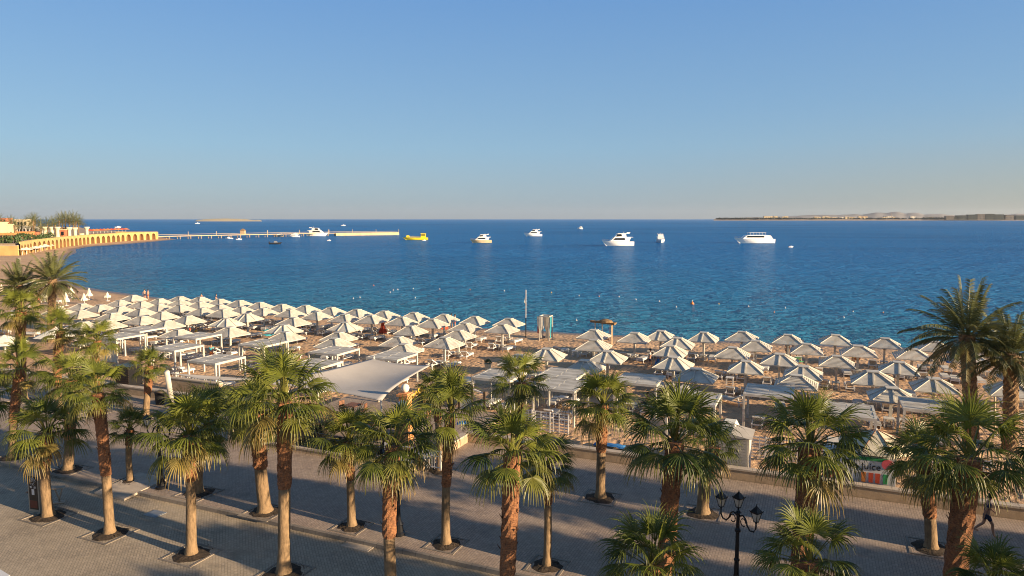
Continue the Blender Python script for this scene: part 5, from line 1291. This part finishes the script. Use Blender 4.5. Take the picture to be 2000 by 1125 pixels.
    if dress: b = MB(); b.lathe([(.28, .35), (.24, .6), (.17, .98), (.14, 1.05)], 14); b.build('skirt', M[dress], t, True)
    elif shorts:
        q = [(tuple(V('pel') + sp * .18), .138, .128), (tuple(V('pel')), .145, .135)]; e_ = [(0, 1)]
        for sg, k_ in ((1, 'knL'), (-1, 'knR')):
            a = V('pel') + Vector((0, sg * .09, -.04)); q.append((tuple(a), .100, .100)); q.append((tuple(a.lerp(V(k_), .7)), .085, .085)); e_ += [(1, len(q) - 2), (len(q) - 2, len(q) - 1)]
        skinned(q, e_, 'shorts', M[shorts], t)
    return t
LEFT, RIGHT, AWAY, TOWARD = PI, 0.0, PI / 2, -PI / 2
person(un(1269, 718, 0), 'carry', RIGHT - .2, 'person in pale shirt and dark shorts walking between umbrellas, left of the couple', 'cush', 'navy')
person(un(1284, 722, 0), 'walk', RIGHT - .1, 'person in a blue dress walking on the sand, right of the couple', 'blue', None, dress='blue', s=.96)
person(un(283, 585, 0), 'stand', AWAY + .4, 'dark haired bather standing at the waterline above the left field, left of two', None, 'navy')
person(un(290, 585, 0), 'stand', LEFT, 'bather standing at the waterline above the left field, right of two', None, 'red', s=.97)
person(un(394, 592, SEA - .3), 'stand', AWAY, 'fair bather in shallow water behind the third front umbrella', None, 'green', s=.95)
person(un(423, 594, SEA - .3), 'stand', RIGHT, 'dark haired bather in shallow water behind the fourth front umbrella', 'navy', 'navy')
person(un(882, 640, 0), 'stand', TOWARD, 'bather in pink top behind the front umbrellas near the red parasol', 'pink', 'navy')
person(un(889, 641, 0), 'stand', LEFT, 'tall bather with pale shirt behind the front umbrellas near the red parasol', 'cush', 'red')
person(un(1537, 700, 0), 'stand', TOWARD + .3, 'bather with pale top standing behind the umbrellas at right of centre', 'cush', 'navy')
person(un(1549, 699, 0), 'walk', LEFT, 'dark haired bather with arms forward near the green towel', None, 'navy', s=.98)
person(un(1543, 708, 0), 'sit', TOWARD, 'small child sitting near the green towel on the sand', 'pink', 'navy', s=.7, z0=-.3)
person(un(1666, 713, 0), 'stand', LEFT + .3, 'person holding an orange ball under the umbrella at right', 'red', 'yellow')
person(un(1264, 796, 0), 'sit', AWAY + 1.0, 'seated person in a pink shirt seen past the lone palm', 'pink', 'navy', z0=-.2)
person(un(1812, 782, 0), 'lie', RIGHT - .5, 'sunbather with dark hair lying behind the cabana nearest the date palms', None, 'navy', z0=0)
person(un(1848, 780, 0), 'lie', LEFT - .6, 'sunbather with raised bare legs behind the cabana nearest the date palms', None, 'red', z0=0)
person(un(369, 656, 0), 'sit', TOWARD, 'person in a red top sitting among the left field umbrellas', 'red', 'navy', z0=-.1)
person(un(383, 659, 0), 'sit', LEFT, 'person in a yellow top sitting beside the one in red', 'yellow', 'green', z0=-.1)
person(un(413, 706, 0), 'walk', AWAY, 'person in teal top walking between the two left cabanas', 'teal', 'orange')
person(un(603, 652, 0), 'lie', RIGHT, 'sunbather lying under an umbrella in the middle of left field', None, 'teal', z0=-.05)
person(un(585, 645, 0), 'sit', TOWARD, 'bare shouldered person sitting under an umbrella in left field', None, 'red', z0=-.1)
person(un(76, 600, 0), 'stand', TOWARD, 'dark haired person standing in front of the pyramid tent', 'pink', 'navy')
person(un(793, 651, 0), 'sit', LEFT, 'dark haired person sitting beside the red tied parasol', 'teal', 'navy', z0=-.1)
person(un(61, 962, RZ), 'stand', TOWARD - .5, 'man in a bright blue shirt standing behind the beige sign box', 'blue', 'navy', s=1.05)
person(un(1924, 1046, PZ), 'walk', RIGHT - .3, 'person in black mid stride behind the right edge palm', 'navy', 'navy', s=1.04)
# towels, bags and other bright bits lying on beds or sand
def towel(P, sx, sy, mat, label, rz=0, z=.44, cat='towel'):
    t = thing('towel', label, cat, (P[0], P[1], z), rz); b = MB(); n = 8; rg = random.Random(int(P[0] * 31))
    vs_ = [((i / n - .5) * sx, (j / n - .5) * sy, .02 + rg.uniform(0, .05) - (.0 if 1 < i < n - 1 else .05)) for j in range(n + 1) for i in range(n + 1)]
    b.add(vs_, [(j * (n + 1) + i, j * (n + 1) + i + 1, (j + 1) * (n + 1) + i + 1, (j + 1) * (n + 1) + i) for j in range(n) for i in range(n)]); o = b.build('cloth', M[mat], t, True)
    so = o.modifiers.new('s', 'SOLIDIFY'); so.thickness = .03
towel(un(1552, 700, .6), 1.3, .9, 'green', 'green towel spread beside the small child', .3, .35)
towel(un(1887, 792, .5), 1.9, 1.0, 'teal', 'turquoise towel spread left of the dark date palm trunk', .2, .12)
towel(un(1872, 707, .5), 1.9, .9, 'blue', 'blue towel on the bed left of the date palm crown', GR, .46)
towel(un(450, 641, 1.5), 1.6, .9, 'teal', 'turquoise towel hanging under the ribbed left field umbrella', .8, 1.3)
towel(un(524, 653, .5), 1.1, 1.6, 'teal', 'turquoise towel over a bed left of a ribbed umbrella', GR, .48)
towel(un(519, 645, .5), .9, .8, 'teal', 'smaller turquoise towel over a bed left of a ribbed umbrella', GR, .5)
towel(un(1410, 866, 1.0), 1.3, .8, 'pink', 'bright pink cloth showing past the massive dark palm crown', 0, 1.15, 'cloth')
towel(un(1190, 868, .2), 1.8, .6, 'blue', 'dark blue mat on the path behind the wall near the lone palm', GR, .16, 'mat')
towel(un(905, 846, 1), .7, .5, 'blue', 'small blue cloth behind the right leaning palm', 0, 1.6, 'cloth')
P = un(1672, 700, 1.2); t = thing('ball', 'orange and yellow beach ball held beside the umbrella post', 'ball', (P.x, P.y - .2, 1.3)); b = MB(); b.lathe([(.02, -.28), (.16, -.23), (.28, 0), (.16, .23), (.02, .28)], 14); b.build('panels', M['orange'], t, True)
# flag pole, gazebo and swing near the water
P = un(1027, 660, 0); H = height_of(566, P); t = thing('flag_pole', 'tall thin flag pole on the sand with a small pale flag', 'flag pole', P)
b = MB(); b.tube([(0, 0, 0), (0, 0, H * .42)], .055, 8); b.build('lower_pole', M['black'], t); b = MB(); b.tube([(0, 0, H * .42), (0, 0, H)], .04, 8); b.build('upper_pole', M['white2'], t)
b = MB(); b.add([(0, 0, H - .7), (-.12, .03, H - .9), (-.16, 0, H - 1.4), (-.04, 0, H - 1.6), (0, 0, H - 1.3)], [(0, 1, 2, 3, 4)]); o = b.build('flag', M['curtain'], t); so = o.modifiers.new('s', 'SOLIDIFY'); so.thickness = .01
P = un(1066, 664, 0); H = height_of(616, P); t = thing('curtain_gazebo', 'white post gazebo with tied curtains at the waterline', 'gazebo', P, GR)
for sx in (-1, 1):
    for sy in (-1, 1): b = MB(); b.box((sx * .55, sy * .55, H / 2), (.10, .10, H)); b.build('post', M['white'], t)
b = MB(); 
for sx in (-1, 1): b.box((sx * .55, 0, H - .05), (.1, 1.2, .1)); b.box((0, sx * .55, H - .05), (1.0, .1, .1))
b.build('beam', M['white'], t)
for sx, m_ in ((-.42, 'curtain'), (.36, 'cream'), (.72, 'teal')):
    b = MB(); k = 10
    for (zz, rr_) in ((H - .1, .30), (H * .6, .25), (H * .38, .10), (H * .12, .16)):
        for q in range(k): a = 2 * PI * q / k; b.v.append((sx + math.cos(a) * rr_ * (1 + .3 * (q % 2)) * (1.15 if m_ != 'teal' else .25), -.50 + math.sin(a) * rr_ * .4, zz))
    for i in range(3):
        for q in range(k): b.f.append((i * k + q, i * k + (q + 1) % k, (i + 1) * k + (q + 1) % k, (i + 1) * k + q)); b.m.append(0)
    b.build('curtain', M[m_], t)
b = MB(); b.box((0, 0, .35), (1.1, .8, .08)); b.build('seat', M['dark'], t)
b = MB(); b.box((-.72, -.45, 1.15), (.16, .06, .8)); b.build('rescue_board', M['red'], t)
P = un(1176, 672, 0); H = height_of(629, P); t = thing('thatched_swing', 'wooden post swing with thatched beam at the waterline', 'swing', P, GR - .15)
for x, y in ((-.85, 0), (-.35, .7), (1.05, 0), (.85, .7)): b = MB(); b.tube([(x, y, 0), (x * .97, y, H)], .07, 8); b.build('post', M['stone' if x > 0 else 'white'], t)
b = MB(); b.bar((-1.35, 0, H), (1.45, 0, H - .1), .35, .2); b.bar((-.9, .7, H - .05), (1.3, .7, H - .1), .25, .12); b.build('beam', M['thatch'], t)
b = MB(); b.lathe([(.62, 0), (.5, .2), (.1, .35)], 10, M=Matrix.Translation((.35, .1, H)) @ Matrix.Scale(1.3, 4, (1, 0, 0))); b.build('thatch_cap', M['thatch'], t)
b = MB(); b.box((.2, .1, .55), (1.1, .4, .06)); b.bar((-.3, .1, .55), (-.5, .1, H), .02, .02); b.bar((.7, .1, .55), (.8, .1, H), .02, .02); b.build('swing_seat', M['brown'], t)
P = un(953, 722, 0); bush(Vector((P.x, P.y, .55)), .38, 'small round potted bush on the sand behind the grey roofed cabana', 'potted bushes'); t = thing('plant_pot', 'pale pot under the small round bush on the sand', 'pot', P); b = MB(); b.lathe([(.22, 0), (.30, .5), (.33, .55)], 14); b.build('pot', M['cream'], t)
for i, (px, py, r_) in enumerate([(840, 790, .9), (855, 778, .8), (600, 868, .6), (660, 872, .6), (560, 862, .5), (412, 790, .6), (440, 795, .5)]):
    P = un(px, py, .4); bush(Vector((P.x, P.y, .35)), r_, f'low green bush at the terrace edge behind the palms, {ORD[i]} of seven', 'terrace bushes')
P = un(824, 773, .6); bush(Vector((P.x, P.y, .3)), .9, 'yellow flowering bush right of the sail corner', 'terrace bushes', 'yellow', 150); 

# ------------------------------------------------------------------ kiosks behind the wall at right
P = F(-4.55, 36.1, .12)
t = thing('white_kiosk', 'white boarded kiosk hut behind the wall, left of the juice stand', 'kiosk', P, GR); W, D, H = 1.75, 1.6, 2.15
b = MB(); b.box((W / 2, D / 2, H / 2), (W, D, H)); b.build('wall', M['kiosk'], t)
b = MB()
for i in range(15): b.box((W / 2, -.012, .10 + i * .14), (W - .12, .02, .125))
b.build('boards', M['kiosk'], t)
b = MB(); b.side([(-.15, H), (W + .15, H), (W * .5, H + .18)], -.15, D + .15); b.build('roof', M['kiosk'], t)
b = MB(); b.box((W + .012, D * .5, 1.0), (.02, .75, 1.9)); b.build('door', M['white2'], t)
t = thing('canvas_awning', 'blue white canvas awning over the far side of the white kiosk', 'awning', F(-4.0, 37.4, 0), GR); b = MB(); b.side([(-.5, 2.1), (.6, 2.1), (.35, 2.55), (-.2, 2.55)], 0, 1.0); b.build('canvas', M['curtain'], t); b = MB(); b.box((0, .6, 1.1), (.1, .1, 2.2)); b.build('post', M['white2'], t)
P = F(.6, 36.0, .12); t = thing('juice_stand', 'juice stand with printed fruit and drink panels behind the wall', 'kiosk', P, GR)
b = MB(); b.box((1.55, .65, 1.0), (3.1, 1.2, 2.0)); b.build('counter', M['cush'], t)
b = MB(); b.box((1.55, 0.035, 1.04), (3.06, .02, 1.9)); pn = b.build('printed_panel', M['white2'], t)
def cup(x, mat, w_=.20, h=.46, z=.78):
    b = MB(); b.side([(x - w_ * .42, z), (x + w_ * .42, z), (x + w_ * .5, z + h), (x - w_ * .5, z + h)], -.002, .02); b.build('printed_drink', M[mat], pn)
for x, m_ in ((.12, 'orange'), (.40, 'pink'), (.68, 'orange'), (2.06, 'red'), (2.34, 'red'), (2.66, 'green'), (1.75, 'orange')): cup(x, m_)
text('Juice', t, (2.05, -.0, 1.52), (R(90), 0, 0), .44, 'black', 'lettering', .006)
b = MB(); b.box((1.9, .02, 1.90), (1.7, .02, .16)); b.build('valance', M['green'], t)
b = MB(); b.lathe([(.24, 0), (.24, .03)], 18, M=Matrix.Translation((2.72, 0.01, 1.72)) @ Matrix.Rotation(R(90), 4, 'X')); b.build('round_emblem', M['pink'], t)
t = thing('market_umbrella', 'large cream fabric umbrella over the juice stand', 'umbrella', F(2.9, 37.4, 0), GR)
b = MB(); n = 8; R0 = 1.75
b.lathe([(R0, 2.25), (R0 * .96, 2.42), (.12, 3.05), (.03, 3.08)], n, flat=True); b.build('canopy', M['cream'], t)
b = MB()
for k in range(n): a = 2 * PI * (k + .5) / n; b.bar((.1 * math.cos(a), .1 * math.sin(a), 3.065), (R0 * math.cos(a), R0 * math.sin(a), 2.44), .03, .03)
b.build('ribs', M['brown'], t); b = MB(); b.tube([(0, 0, 0), (0, 0, 3.15)], .035, 8); b.build('pole', M['white2'], t)

# ------------------------------------------------------------------ the air over the bay
b = MB(); b.box((0, 7950, 96), (32400, 16500, 202)); hz = b.build('haze', None)
m = bpy.data.materials.new('haze'); m.use_nodes = True; t = m.node_tree; t.nodes.remove(t.nodes['Principled BSDF'])
pv = N(t, 'ShaderNodeVolumePrincipled'); pv.inputs['Color'].default_value = (.80, .88, 1, 1); pv.inputs['Density'].default_value = .00002; pv.inputs['Anisotropy'].default_value = .2
t.links.new(pv.outputs[0], t.nodes['Material Output'].inputs['Volume']); hz.data.materials.clear(); hz.data.materials.append(m); tag(hz, kind='stuff')
